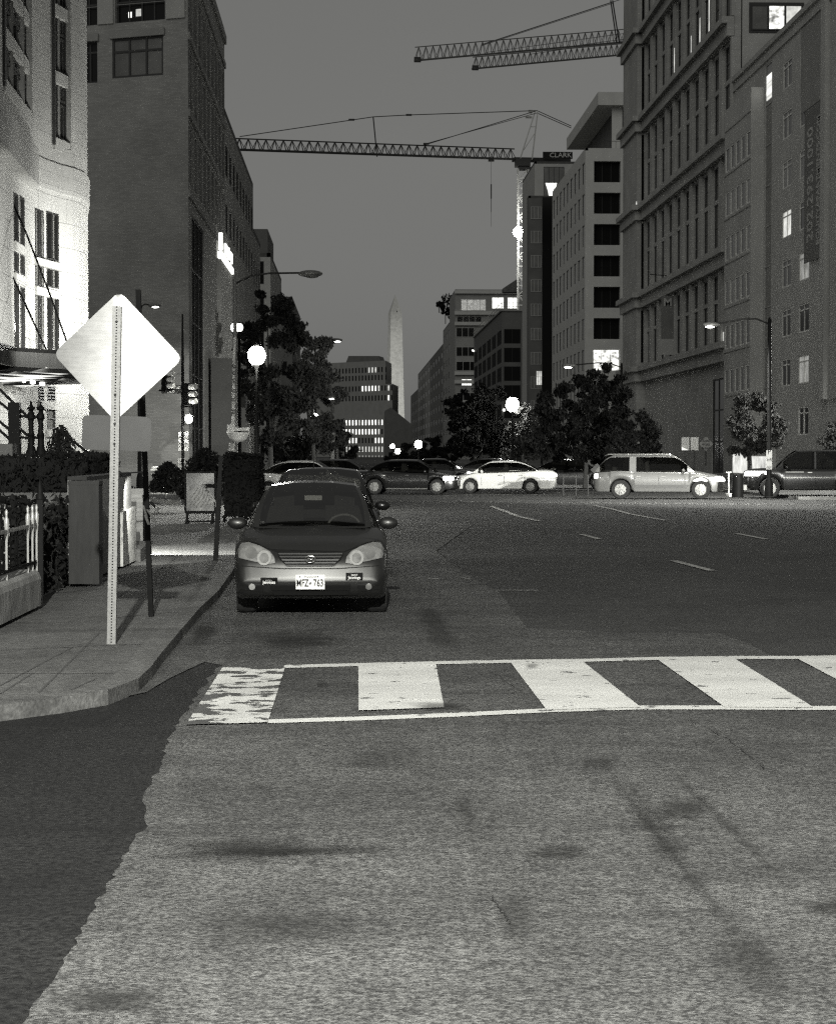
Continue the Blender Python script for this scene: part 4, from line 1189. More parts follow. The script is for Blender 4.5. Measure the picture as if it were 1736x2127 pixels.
# --- office tower behind with one lit window
tw, ft, _ = block('office_tower', 'tall office tower rising behind the apartment building, one big lit window', XR + .6, 62, Yb + .05, Yb + 30, 56, M['facade_grey'], nside=0, nfront=0)
x0 = ft.u(1555); x1 = ft.u(1660); h = (x0, x1, ft.z(1600, 62), ft.z(1600, 10))
q = MB(); band(q, ft, h[0] - .15, h[1] + .15, h[2] - .2, h[3] + .2, 0, .06); q.build('window_surround', M['frame_dark'], tw)
w3 = (h[1] - h[0]) / 3
for i, mn in enumerate(('pane_mid', 'lit_blotch', 'lit_mid')):
    window(ft, (h[0] + i * w3, h[0] + (i + 1) * w3, h[2], h[3]), tw, M[mn], M['frame_dark'], 1, 1, -.02, .08, o=.06)
h2 = (h[0], h[1], h[3] + .9, h[3] + 4); window(ft, h2, tw, M['pane_dark'], M['frame_dark'], 3, 1, -.05, .1)

# --- stone building with giant pilasters and cornices
Yc, Yd = Yb + .02, 195.0; ZC = 50
cs_ = thing('stone_office', 'tall stone building with giant pilasters and heavy cornices on the right', 'building', (38, 175, 0))
f2 = Fac(V(XR, Yd, 0), V(XR, Yc, 0)); nb = 10; bw = f2.L / nb
lv = [10.2, 17.4, 25.9, 34.5, 43.0, 50]
holes = []
for a, b in zip(lv, lv[1:]):
    for i in range(nb):
        u = i * bw
        for z0, z1 in ((a + .25, a + (b - a) * .46), (a + (b - a) * .50, b - 1.75)):
            holes.append((u + .85, u + bw - .85, z0, z1))
arch = [(f2.u(1478) , f2.u(1502), .2, 7.6)]
q = MB(); wallmesh(q, f2, 0, ZC, holes + arch, .16); q.build('wall', M['stone_dark'], cs_)
cnt = 0
for h in holes[::-1]:
    cnt += 1
    if cnt > 98: break
    window(f2, h, cs_, M['pane_dark'], M['frame_dark'], 2, 2, .14, .08)
window(f2, arch[0], cs_, M['pane_dark'], M['frame_dark'], 2, 3, .14, .12, name='doorway')
for i in range(nb + 1):
    u = i * bw
    for a, b in zip(lv[:-1], lv[1:]):
        for k in (0,):
            q = MB(); band(q, f2, max(0, u - .62), min(f2.L, u + .62), a + .05, b - 1.5, 0, .22); q.build('pilaster', M['stone_dark'], cs_)
pv = [(27.6, 195), (27.0, 205), (29, 205), (29, 195)]
for z in lv[:-1]:
    q = MB()
    band(q, f2, 0, f2.L, z - 1.45, z - .5, .02, .55); band(q, f2, 0, f2.L, z - .5, z, .02, .95)
    # cornice returns round the end pavilion
    q.prism([(27.35, 194.5), (XR - .02, 194.5), (XR - .02, 205.5), (27.35, 205.5)], z - 1.45, z - .5)
    q.prism([(27.0, 194.0), (XR - .02, 194.0), (XR - .02, 206), (27.0, 206)], z - .5, z)
    q.build('cornice', M['stone_dark'], cs_)
fp_ = Fac(V(27.6, 195, 0), V(XR, 195, 0)); ph = [(.45, .85, a + .4, b - 1.7) for a, b in zip(lv, lv[1:])]
q = MB(); wallmesh(q, fp_, 0, ZC, ph, .5)
q.quad(V(27.6, 195, 0), V(27.6, 205, 0), V(27.6, 205, ZC), V(27.6, 195, ZC)); q.quad(V(27.6, 205, 0), V(XR, 205, 0), V(XR, 205, ZC), V(27.6, 205, ZC)); q.build('pavilion', M['stone_dark'], cs_)
for h in ph: window(fp_, h, cs_, M['pane_dark'], M['frame_dark'], 1, 3, .45, .06)
pts = [(XR, Yc), (XR + .5, Yc), (XR + .5, Yc + 31), (60, Yc + 31), (60, 205), (XR, 205), (XR, Yd)]
q = MB(); shell(q, pts, 0, ZC, skip=(6,)); q.build('rear_wall', M['stone_dark'], cs_)
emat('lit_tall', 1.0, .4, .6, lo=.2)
# lit window reveals
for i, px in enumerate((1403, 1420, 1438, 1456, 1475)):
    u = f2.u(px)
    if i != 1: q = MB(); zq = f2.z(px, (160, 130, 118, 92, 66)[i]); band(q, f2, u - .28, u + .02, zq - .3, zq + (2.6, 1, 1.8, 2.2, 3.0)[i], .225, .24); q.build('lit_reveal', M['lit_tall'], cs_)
h = (f2.u(1494), f2.u(1507), f2.z(1500, 752), f2.z(1500, 690)); q = MB(); band(q, f2, h[0], h[1] - .3, h[2], h[3], -.03, .02); q.build('lit_pane', M['lit_tall'], cs_)
q = MB(); q.box((27.55, 194.9, zat(430, 195)), (.1, .1, 1.3)); q.build('lit_strip', M['lit_mid'], cs_)
# street number banner and panel by the door, unlit
q = MB(); q.bar((27.9, 178, 17.6), (26.4, 178, 17.7), .07); o = q.build('bracket_arm', M['iron_black'], cs_)
wb = thing('wall_banner', 'dim tall banner hung on the pilastered stone building above a small grey board', 'banner', P(1390, 650, 176))
a, b = P(1378, 612, 176), P(1404, 702, 176); q = MB(); q.box(((a.x + b.x) / 2, 176.5, (a.z + b.z) / 2), (b.x - a.x, .06, a.z - b.z)); q.build('cloth', M['banner_cloth'], wb)
text('M', 1.0, bm_, wb, ((a.x + b.x) / 2, 176.4, a.z - .6), (1, 0, 0), (0, 0, 1), depth=.01, bold=.02)
a, b = P(1371, 702, 176), P(1408, 735, 176); q = MB(); q.box(((a.x + b.x) / 2, 176.5, (a.z + b.z) / 2), (b.x - a.x, .06, a.z - b.z)); o = q.build('grey_board', M['concrete_pale'], origin=((a.x + b.x) / 2, 176.5, b.z)); tag(o, 'small square grey board below the dim banner', 'board')

# --- white grid building
Ye = tY(1214); Yf = tY(1146); ZG = 39.0
gr = thing('grid_building', 'white concrete office with a grid of deep square windows', 'building', (36, 265, 0))
fg_ = Fac(V(XR, Ye, 0), V(XR + 24, Ye, 0)); fgs = Fac(V(XR, Yf, 0), V(XR, Ye, 0))
px2 = FP / dep(V(XR, Ye, 0))
u0 = fg_.u(1232); wW = 55 / px2; cp_ = 69 / px2; rp = 64.8 / px2; zt0 = fg_.z(1240, 334)
gh = []
for r in range(10):
    for c in range(5): gh.append((u0 + c * cp_, u0 + c * cp_ + wW, zt0 - r * rp - 43.5 / px2, zt0 - r * rp, r, c))
gh = [h for h in gh if h[2] > 1 and h[1] < fg_.L]
sh_ = []
ns = 9; ws = fgs.L / ns
for r in range(9):
    for c in range(ns): sh_.append((c * ws + ws * .22, c * ws + ws * .78, zt0 - r * rp - 43.5 / px2, zt0 - r * rp))
q = MB(); wallmesh(q, fg_, 0, ZG, [h[:4] for h in gh], .9); wallmesh(q, fgs, 0, ZG, sh_, .14); q.build('wall', mat('grid_concrete', .54, .85, .08, .5), gr)
for h in gh:
    if h[5] > 2: continue
    window(fg_, h[:4], gr, M['lit_blotch'] if (h[4], h[5]) == (6, 0) else M['pane_dark'], M['frame_dark'], 3, 1, .85, .05)
rb = random.Random(11)
for h in sh_: window(fgs, h, gr, M['pane_mid'] if rb.random() < .1 else M['pane_dark'], M['frame_dark'], 1, 1, .12, .08)
pts = [(XR, Ye), (XR + 24, Ye), (XR + 24, Yf), (XR, Yf)]
q = MB(); shell(q, pts, 0, ZG, skip=(0, 3)); q.build('rear_wall', M['grid_concrete'], gr)
roofpart(pts, ZG, M['grid_concrete'], gr, .3)
# penthouse with overhanging roof
d1 = 251; x1_ = cpt(1240, d1).x; y1_ = cpt(1240, d1).y; y2_ = y1_ + 37
zu, zl = zat(190, d1), zat(217, d1)
q = MB(); q.prism([(x1_, y1_), (x1_ + 18, y1_), (x1_ + 18, y2_), (x1_, y2_)], zl, zu); q.build('penthouse_roof', M['grid_concrete'], gr)
q = MB(); q.prism([(x1_ + 2.6, y1_ + 2), (x1_ + 16, y1_ + 2), (x1_ + 16, y2_ - 2), (x1_ + 2.6, y2_ - 2)], ZG, zl - .01); q.build('penthouse_wall', M['concrete_dark'], gr)
fph = Fac(V(x1_ + 1.9, y1_ + 1.5, 0), V(x1_ + 16, y1_ + 1.5, 0))
q = MB(); band(q, fph, 0, 1.3, ZG, zl - .02, 0, .3); q.build('penthouse_column', M['grid_concrete'], gr)
for y0, y1, mm in ((239, 267, 'pane_dark'), (284, 308, 'lit_bright')):
    h = (fph.u(1290), fph.u(1318), fph.z(1290, y1), fph.z(1290, y0)); window(fph, h, gr, M[mm], M['frame_dark'], 2, 1, -.05, .06, o=0)
q = MB(); band(q, fph, fph.u(1288), fph.u(1330), fph.z(1290, 284), fph.z(1290, 267), .0, .2); q.build('penthouse_band', M['grid_concrete'], gr)
q = MB()
for i in range(12): q.bar((XR + .3 + i * .7, Ye + .3, ZG + .3), (XR + .3 + i * .7, Ye + .3, ZG + 1.2), .04)
q.bar((XR + .2, Ye + .3, ZG + 1.2), (XR + 9, Ye + .3, ZG + 1.2), .05); q.build('roof_rail', M['metal_dark'], gr)

# --- glass stair tower block next to it
Yg = tY(1097); gl, fgl, sgl = block('glass_office', 'dark glass and concrete office between the crane mast and the white grid building', XR, XR + 11, Yg, Yg + 3, 43.3, M['concrete_dark'], nside=0, nfront=0)
zz = 42.8
while zz > 4:
    h = (.35, fgl.u(1124), zz - 2.9, zz - .9)
    window(fgl, h, gl, M['pane_mid'], M['frame_pale'], 3, 1, -.03, .08); zz -= 3.95
h = (fgl.u(1113) , fgl.u(1125), fgl.z(1113, 800), fgl.z(1113, 770)); window(fgl, h, gl, M['lit_mid'], M['frame_pale'], 3, 1, -.08, .06)
q = MB(); band(q, fgl, fgl.u(1125), fgl.u(1150), 2, 43.4, 0, .5); q.build('dark_fin', M['pane_dark'], gl)
ph4, fp4, _ = block('penthouse_office', 'pale top storeys with a lit corner room behind the crane mast', cpt(1110, 345).x, cpt(1110, 345).x + 12, 345, 370, zat(338, 345), M['facade_grey'], nside=0, nfront=0)
h = (fp4.u(1128), fp4.u(1170), fp4.z(1128, 409), fp4.z(1128, 346)); window(fp4, h, ph4, M['pane_mid'], M['frame_dark'], 4, 2, -.05, .07)
q = MB(); c = fp4.p(fp4.u(1143), fp4.z(1143, 393), .10); r_ = fp4.u(1155) - fp4.u(1143)
q.extr([c + fp4.d * (-r_ * .95) + V(0, 0, r_ * 1.1), c + fp4.d * (r_) + V(0, 0, r_ * 1.1), c + fp4.d * (r_ * .8) + V(0, 0, .1), c + fp4.d * (r_ * .35) + V(0, 0, -r_ * .5), c + fp4.d * (r_ * .35) + V(0, 0, -r_ * 1.2), c + fp4.d * (-r_ * .4) + V(0, 0, -r_ * 1.2), c + fp4.d * (-r_ * .5) + V(0, 0, -r_ * .3)], (0, .02, 0)); q.build('lit_room', M['lit_bright'], ph4)
# --- modern office with lit top floor
d5 = 520; X5 = cpt(945, d5).x; Y5 = cpt(945, d5).y
md, fm, _ = block('modern_office', 'modern office with two brightly lit top floor rooms behind the scaffolded block', X5, X5 + 22, Y5, Y5 + 30, zat(604, d5), M['concrete_mid'], nside=0, nfront=0)
for y in (606, 650, 672, 775, 793, 835, 855): q = MB(); z = fm.z(960, y); band(q, fm, -.2, fm.u(990) if y > 700 else fm.L, z - .45, z + .45, 0, .8); q.build('floor_slab', mat('slab_pale', .45, .8, .1, 1), md)
for x0, x1, y0, y1, mm, nx in ((957, 1009, 621, 645, 'lit_dim', 4), (1021, 1046, 617, 641, 'lit_bright', 2), (1053, 1078, 617, 641, 'lit_bright', 2), (948, 1000, 656, 671, 'pane_dark', 4), (947, 985, 680, 700, 'pane_dark', 3), (947, 985, 720, 740, 'pane_dark', 3), (947, 990, 750, 770, 'pane_dark', 3), (958, 980, 787, 801, 'lit_bright', 2), (948, 990, 815, 832, 'pane_dark', 3)):
    h = (fm.u(x0), fm.u(x1), fm.z(x0, y1), fm.z(x0, y0)); window(fm, h, md, M[mm], M['frame_pale'], nx, 1, -.03, .12)
# --- scaffolded block under construction
Yh = tY(1042); Yi = tY(984); ZS = zat(646, dep(V(XR, Yh, 0)))
cn2, fcn, fcs = block('building_shell', 'dark concrete building shell under construction with roof edge railings', XR, XR + 12, Yh, Yi, ZS, M['concrete_dark'], nside=6, nfront=3, floor_h=3.6, wz=2.8, sw=.8, frame=M['metal_dark'], cap=False, pane=M['ink'])
q = MB(); q.prism([(XR - .3, Yh - .3), (XR + 12, Yh - .3), (XR + 12, Yi), (XR - .3, Yi)], ZS, ZS + .3); q.build('roof_slab', M['concrete_mid'], cn2)
q = MB()
for F_, nn in ((fcn, 9), (fcs, 14)):
    for i in range(nn + 1): u = F_.L * i / nn; q.bar(F_.p(u, ZS + .3, .1), F_.p(u, ZS + 1.7, .1), .08)
    for z in (ZS + .9, ZS + 1.6): q.bar(F_.p(0, z, .1), F_.p(F_.L, z, .1), .07)
q.build('edge_railing', M['galv'], cn2)
for F_, uu_, zz_, s_ in ((fcs, .5, ZS - 3, .5), (fcs, 4, ZS - 3.3, .4), (fcn, .4, 10, .6)):
    q = MB(); q.ball(F_.p(uu_, zz_, .3), s_ * .5, 5); q.build('work_light', M['lit_bright'], cn2)
q = MB(); c = P(1062, 590, 460); q.extr([P(1045, 598, 460), P(1080, 575, 460), P(1080, 606, 460), P(1045, 606, 460)], (0, 4, 0)); o = q.build('roof_gable', M['roofing'], md)
# --- far right row
for i, (xa, xb, yt, lab, mm) in enumerate(((853, 868, 800, 'farthest flat dark block of the right row beside the obelisk', 'concrete_dark'), (868, 893, 735, 'second dark block of the far right row', 'concrete_mid'), (893, 920, 700, 'third block of the far right row stepping up', 'concrete_dark'), (920, 946, 655, 'nearest and tallest dark block of the far right row with plants on its roof', 'concrete_mid'))):
    y_a, y_b = tY(xb), tY(xa); z = 1.8 + (940 - yt) * dep(V(XR, y_a, 0)) / FP * (.93 if i < 3 else 1)
    t, _, fsx = block('distant_block', lab, XR, XR + 20, y_a, y_b, z, M[mm], nside=5, nfront=0, floor_h=4.2, first=3, frame=M['frame_dark'])
def crown_fn(lobes):
    def f(r):
        c, a = r.choice(lobes)
        while True:
            p = V(r.uniform(-1, 1), r.uniform(-1, 1), r.uniform(-1, 1))
            if .35 < p.length < 1: break
        return V(c[0] + p.x * a[0], c[1] + p.y * a[1], c[2] + p.z * a[2]), 1
    return f
for (px, py, d, s, lab) in ((928, 622, 575, 1.9, 'leafy roof garden shrub at the left edge of the modern office roof'), (912, 632, 575, 1.0, 'smaller roof shrub left of the leafy roof garden shrub'), (925, 645, 578, 1.6, 'roof shrub hanging just under the leafy roof garden shrub')):
    c = P(px, py, d); q = MB(); leaves(q, crown_fn([((c.x, c.y, c.z), (s, s, s * .9)), ((c.x + s, c.y, c.z - s * .7), (s * .7, s * .7, s))]), 260, .42, 8); q.tube([c - V(0, 0, s * 2.4), c], .12, 4)
    o = q.build('roof_shrub', M['leaf_d'], origin=c - V(0, 0, s * 2.4)); tag(o, lab, 'shrub')
# ------------------------------------------------------------ tower cranes
def crane_jib(t, a, b, hgt, n, r, wid=1.2, m=None):
    m = m or M['metal_dark']
    a, b = Vector(a), Vector(b); d = (b - a).normalized(); sdw = V(-d.y, d.x, 0).normalized() * wid / 2
    q = MB()
    q.bar(a + sdw, b + sdw, r * 2.0); q.bar(a - sdw, b - sdw, r * 2.0); q.bar(a + V(0, 0, hgt), b + V(0, 0, hgt), r * 1.7)
    for i in range(n):
        p0, p1, p2 = a.lerp(b, i / n), a.lerp(b, (i + .5) / n), a.lerp(b, (i + 1) / n)
        for s in (sdw, -sdw):
            q.bar(p0 + s, p1 + V(0, 0, hgt), r); q.bar(p1 + V(0, 0, hgt), p2 + s, r)
        q.bar(p0 + sdw, p0 - sdw, r)
    return q.build('jib', m, t)
D1 = 430
def K(px, py, d=D1): return P(px, py, d)
mp = K(1087, 330)
c1_ = thing('tower_crane', 'tower crane with its long jib across the street and a floodlight on its mast', 'crane', V(mp.x, mp.y, 0))
tipL = K(488, 310, 395)
root_ = K(1068, 330)
crane_jib(c1_, tipL, root_, (K(0, 308, 395) - K(0, 330, 395)).z * 1.05, 34, .14)
q = MB(); q.bar(K(1066, 331), K(1182, 333, 436), 1.4, .9); q.box(K(1085, 338), (3.2, 3, 1.6)); q.build('slewing_deck', M['metal_dark'], c1_)
q = MB(); q.box(K(1090, 350), (2.9, 2.9, .5)); q.build('turntable', M['metal_dark'], c1_)
mast = MB(); w_ = 1.05; zb_, zt2 = 0, K(0, 350).z
cx, cy = mp.x - .1, mp.y
for i in (-1, 1):
    for j in (-1, 1): mast.bar((cx + i * w_, cy + j * w_, zb_), (cx + i * w_, cy + j * w_, zt2), .26)
ns = 30
for k in range(ns):
    za_, zb2 = zt2 * k / ns, zt2 * (k + 1) / ns; s = 1 if k % 2 else -1
    for j in (-1, 1):
        mast.bar((cx - s * w_, cy + j * w_, za_), (cx + s * w_, cy + j * w_, zb2), .15)
        mast.bar((cx + j * w_, cy - s * w_, za_), (cx + j * w_, cy + s * w_, zb2), .15)
        mast.bar((cx - w_, cy + j * w_, za_), (cx + w_, cy + j * w_, za_), .13)
mast.build('mast', mat('crane_pale', .42, .5, .1, 2), c1_)
ap_ = K(1115, 229)
q = MB()
for x0, x1, m2 in ((1080, 1112, 0), (1105, 1117, 0)):
    for dy in (-.8, .8): q.bar(K(x0, 330) + V(0, dy, 0), K(x1, 229) + V(0, dy * .2, 0), .2)
for i in range(1, 6):
    a = K(1080, 330).lerp(K(1112, 229), i / 6); b = K(1105, 330).lerp(K(1117, 229), i / 6)
    if i in (4,): q.bar(a, b, .14)
q.bar(K(1080, 330).lerp(K(1112, 229), .15), K(1105, 330).lerp(K(1117, 229), .55), .12)
q.box(K(1101, 231), (.8, .5, .7)); q.box(K(1098, 243), (1.4, .5, .35)); q.build('apex_frame', M['crane_pale'], c1_)
q = MB(); ln = [K(498, 283, 396), K(775, 242, 410), K(850, 238, 414), ap_]
for a, b in zip(ln, ln[1:]): q.bar(a, b, .16)
q.bar(K(880, 301, 418), ap_, .16); q.bar(K(880, 299, 418), ap_ - V(0, 0, .5), .13)
q.bar(ap_, K(1186, 261, 436), .13); q.bar(ap_ - V(0, 0, .5), K(1186, 265, 436), .13)
q.bar(K(775, 242, 410), K(783, 325, 411), .25)
for p in (K(730, 248, 407), K(849, 238, 414), K(885, 298, 418)): q.box(p, (1.2, .4, .35))
q.build('pendant_line', M['metal_dark'], c1_)
q = MB()
q.bar(K(1014, 332, 426), K(1026, 332, 426), 1.4, .5); q.bar(K(1020, 332, 426), K(1020, 470, 426), .06)
q.bar(K(1020, 382, 426), K(1020, 412, 426), .24); q.bar(K(1020, 412, 426), K(1020, 440, 426), .12); q.build('trolley_and_hook', M['metal_dark'], c1_)
sgn = MB(); c = K(1158, 322, 432); sgn.box(c, (6.4, .2, 1.5)); sgn.build('sign_board', M['ink'], c1_)
text('CLARK', 1.45, M['frame_pale'], c1_, c + V(.6, -.2, 0), (1, -.03, 0), (0, 0, 1), depth=.02, squeeze=1.05)
fl = K(1075, 482, D1 - 3)
q = MB(); q.ball(fl, 1.0, 8); q.build('floodlight', M['flood_lens'], c1_, smooth=True)
q = MB(); q.bar(fl + V(.3, .8, .2), fl + V(1.5, 2.2, .2), .16); q.box(fl + V(0, .7, 0), (1.0, .4, .9)); q.build('floodlight_housing', M['metal_dark'], c1_)
lamp('POINT', 'floodlight_beam', fl + V(-.4, -1.6, 0), 4000, c1_, .4)
lamp('SPOT', 'mast_beam', fl + V(-1.5, -4, 1), 5000, c1_, .3, aim=V(cx, cy, 32), angle=60, blend=1)
def far_crane(lab, a, b, hgt, n, r, lines, d):
    t = thing('tower_crane', lab, 'crane', K(*a, d)); crane_jib(t, K(*a, d), K(*b, d + 25), hgt, n, r * .8, m=mat('far_crane', .09, .6, .1, 2))
    q = MB()
    for x0, y0, x1, y1, w in lines: q.bar(K(x0, y0, d + 8), K(x1, y1, d + 14), w)
    q.build('pendant_line', M['metal_dark'], t)
    q = MB(); q.box(K(a[0] + 5, a[1] - 2, d), (1.6, 1, 1.1)); q.build('jib_tip', M['metal_dark'], t)
    p = K(1400, b[1] - 4, d + 30); q = MB(); q.bar(V(p.x, p.y, 0), p, 2.2); q.bar(K(b[0], b[1], d + 25), p, .4); q.build('mast', M['metal_dark'], t)
far_crane('upper of the two distant crane jibs at the top right with a raised strut', (862, 125), (1345, 82), 3.1, 34, .15, [(1000, 92, 1270, 4, .2), (1000, 94, 1275, 5, .12), (1268, 0, 1281, 88, .25), (1272, 0, 1286, 88, .25), (1270, 4, 1345, -20, .15), (1010, 108, 1330, 64, .1)], 470)
far_crane('lower of the two distant crane jibs at the top right', (982, 142), (1345, 108), 2.9, 30, .17, [(1150, 100, 1330, 76, .12), (1100, 112, 1180, 100, .14)], 505)

# ------------------------------------------------------------ street lamps
def cobra(px, d, pole_top, arm_px, arm_y, label, group, power=0, on=True, big=1.0, base_z=WALK, lens=None, hx=1.0):
    b = P(px, 940, d); top = P(px, pole_top, d); ae = P(arm_px, arm_y, d); s = 1 if ae.x > top.x else -1
    t = thing('street_lamp', label, 'street lamp', V(b.x, b.y, base_z), group)
    q = MB(); q.lathe([(.16, base_z), (.16, base_z + .5), (.10, base_z + .7), (.07, top.z), (.03, top.z + .1)], (b.x, b.y, 0), 12); q.build('pole', M['galv'] if px == 489 else M['iron_black'], t, smooth=True, angle=50)
    c = top + (ae - top) * .5 + V(0, 0, .12)
    q = MB(); q.tube([top - V(0, 0, .15), top.lerp(c, .5) + V(0, 0, .03), c, ae + V(0, 0, .03)], .035, 8); q.build('arm', M['metal_dark'], t, smooth=True)
    L_ = .62 * big
    q = MB(); q.ball(ae + V(-s * -L_ * .35, 0, 0), 1, 8, (L_ * .55, .15 * big, .10 * big)); q.build('head', M['galv'], t, smooth=True)
    q = MB(); q.ball(ae + V(s * L_ * .42, 0, -.07 * big), 1, 8, (L_ * .30, .12 * big, .055 * big)); q.build('lens', M[lens or ('lamp_lens' if on else 'galv')], t, smooth=True)
    if power: lamp('SPOT', 'lamp_light', ae + V(s * L_ * .42, 0, -.2), power, t, .1, aim=ae + V(s * .8, -.2, -8), angle=165, blend=.8)
    return t
SG = 'cobra head street lamps'
cobra(1597, 77, 664, 1488, 674, 'street lamp with a lit flat head reaching left before the apartment building', SG, 3600)
cobra(1290, 108, 757, 1192, 759, 'small street lamp with a lit head above the dark right hand trees', SG, 2500, big=1.2)
cobra(489, 74, 580, 628, 568, 'left corner street lamp with its large unlit head over the street', SG, 0, on=False, big=1.35)
cobra(655, 150, 700, 690, 706, 'distant street lamp whose lit oval head floats above the left hand trees', SG, 2200, big=1.4)
cobra(650, 118, 830, 681, 826, 'street lamp lighting the leaves left of the far office block', SG, 1800, big=.8)
cobra(290, 92, 640, 312, 634, 'small lit street lamp head just above the diamond sign', SG, 1200, big=.9)
# lamps of the same row that stand behind and beside the camera
def street_lamp_off(x, y, ax_, h, label, power, ang=165):
    t = thing('street_lamp', label, 'street lamp', (x, y, WALK), SG)
    q = MB(); q.lathe([(.16, WALK), (.16, .6), (.10, .8), (.07, h)], (x, y, 0), 12); q.build('pole', M['galv'], t, smooth=True, angle=50)
    q = MB(); q.tube([(x, y, h - .1), ((x + ax_) / 2, y, h + .15), (ax_, y, h + .1)], .035, 8); q.build('arm', M['galv'], t, smooth=True)
    q = MB(); q.ball((ax_, y, h + .08), 1, 8, (.4, .16, .1)); q.build('head', M['galv'], t, smooth=True)
    q = MB(); q.ball((ax_, y, h), 1, 8, (.22, .12, .06)); q.build('lens', M['lamp_lens'], t, smooth=True)
    lamp('SPOT', 'lamp_light', (ax_, y, h - .12), power, t, .12, aim=(ax_, y + .5, 0), angle=ang, blend=.15)
street_lamp_off(3.4, -8, -.5, 10, 'tall street lamp standing behind the camera', 62000, 176)
street_lamp_off(26.5, 86, 25.0, 9, 'street lamp standing beyond the right edge near the apartment building', 9000, 172)
fl_ = thing('added_flood', 'unseen floodlight added outside the right edge to brighten the crossing cars', 'lamp', (19, 50, 0))  # added source out of view, brightens the crossing cars
q = MB(); q.tube([(19, 50, 0), (19, 50, 5)], .08, 8); q.build('pole', M['galv'], fl_)
q = MB(); q.box((19, 50, 5.1), (.5, .4, .3)); q.build('head', M['iron_black'], fl_)
lamp('SPOT', 'lamp_light', (18.9, 50.4, 5.1), 62000, fl_, .15, aim=(7, 86, .5), angle=34, blend=.9)
# globe lamps
def globe(px, py, d, r, label, pole_base_y=None, power=0, mm='globe', lean=0, arm=0, group='globe street lamps', base_z=WALK):
    c = P(px, py, d); t = thing('globe_lamp', label, 'street lamp', V(c.x + arm, c.y, base_z), group)
    q = MB(); q.ball(c, r, 10, (1, 1, 1.15)); q.build('globe', M[mm], t, smooth=True)
    q = MB(); q.lathe([(.001, r * 1.55), (r * .15, r * 1.35), (r * .5, r * 1.12), (r * .55, r * 1.0)], c, 12); q.build('cap', M['iron_black'], t, smooth=True)
    q = MB()
    if arm: q.tube([(c.x + arm, c.y, base_z), (c.x + arm, c.y, c.z - r * 1.8), (c.x, c.y, c.z - r * 1.15)], .05, 8)
    else: q.lathe([(.18, base_z), (.17, base_z + .4), (.09, base_z + .7), (.055, c.z - r * 1.6), (.12, c.z - r * 1.35), (.16, c.z - r * 1.0)], (c.x, c.y, 0), 12)
    q.build('pole', M['iron_black'], t, smooth=True)
    if power: lamp('POINT', 'lamp_light', c - V(0, r * 1.5, 0), power, t, r * .5)
    return t
emat('globe_hot', 60); emat('globe_soft', 8)
globe(533, 738, 62, .27, 'biggest glaring globe lamp in front of the left hand trees', power=1900, mm='globe_hot')
globe(488, 680, 80, .17, 'left globe of the close pair near the left corner street lamp', power=60, mm='globe_soft')
globe(497, 680, 80.5, .15, 'right globe of the close pair near the left corner street lamp', power=0, mm='globe_soft')
globe(653, 868, 130, .28, 'globe lamp below the left hand trees, left of the far office block', power=200)
globe(1064, 840, 125, .40, 'brightest globe lamp among the right hand trees', power=140, mm='globe_hot')
globe(1070, 900, 128, .25, 'dimmer globe lamp just under the brightest right hand globe', power=90)
globe(1125, 937+1, 135, .17, 'small low globe lamp between the white saloon and the trees', power=40)
globe(869, 923, 185, .33, 'star bright globe lamp near the foot of the obelisk', power=260, mm='globe_hot')
globe(826, 937, 190, .24, 'round globe lamp left of the star bright one', mm='globe')
globe(815, 927, 260, .28, 'upper small globe lamp at the corner of the far office block', mm='globe')
globe(717, 917, 150, .17, 'small globe lamp under the dark middle trees', mm='globe')
globe(1257, 825, 105, .11, 'tiny globe lamp high in the dark right hand trees', mm='globe', group='globe street lamps')
globe(621, 914, 140, .10, 'left of two pinpoint lamps under the left hand trees', mm='globe')
globe(628, 914, 141, .13, 'right of two pinpoint lamps under the left hand trees', mm='globe')
globe(392, 870, 72, .13, 'small bright round lamp beside the signal pole on the left corner', mm='globe_hot', arm=-.22, power=60)
# corner pole with signals and regulation signs
sp_ = P(380, 940, 73); tp_ = thing('signal_pole', 'slim corner pole carrying traffic signals and regulation signs', 'pole', V(sp_.x, sp_.y, WALK))
q = MB(); q.lathe([(.10, WALK), (.06, 1.0), (.055, zat(775, 73)), (.03, zat(652, 73))], (sp_.x, sp_.y, 0), 10); q.build('shaft', M['iron_black'], tp_, smooth=True)
def signal(px, ytop, ybot, label, rot):
    a, b = P(px, ytop, 72.6), P(px, ybot, 72.6); h = a.z - b.z; t = thing('traffic_signal', label, 'traffic signal', b, 'traffic signals on the corner pole')
    R3 = Matrix.Rotation(rot, 3, 'Z'); o = V(a.x, a.y, b.z)
    q = MB(); q.box(o + V(0, 0, h / 2), (.30, .20, h), M=R3); q.build('housing', M['iron_black'], t)
    for i in range(3):
        c = o + V(0, 0, h * (2.5 - i) / 3)
        q = MB(); r = h / 6 * .8; k = len(q.v)
        pr_ = [(r, 0), (r, -.28)]
        q.lathe(pr_, (0, 0, 0), 14, axis='Y')
        q.v = [R3 @ (p + V(0, -.10, 0)) + c for p in q.v]; q.build('visor', M['white_paint'], t, smooth=True)
        q = MB(); q.lathe([(.001, -.04), (r * .7, -.03), (r * .9, 0)], (0, 0, 0), 12, axis='Y'); q.v = [R3 @ (p + V(0, -.10, 0)) + c for p in q.v]
        q.build('lens', M['signal_lens'] if i == 2 else M['ink'], t, smooth=True)
    q = MB(); q.box(o + V(-.02, .05, -.05), (.42, .3, .06), M=R3); q.build('base_plate', M['iron_black'], t)
signal(390.5, 796, 841, 'three lens traffic signal on the right side of the slim corner pole', R(52))
signal(345, 770, 808, 'traffic signal half hidden behind the diamond sign', R(52))
q = MB(); q.bar(P(345, 773, 73), P(380, 777, 73), .05); q.build('arm', M['galv'], tp_)
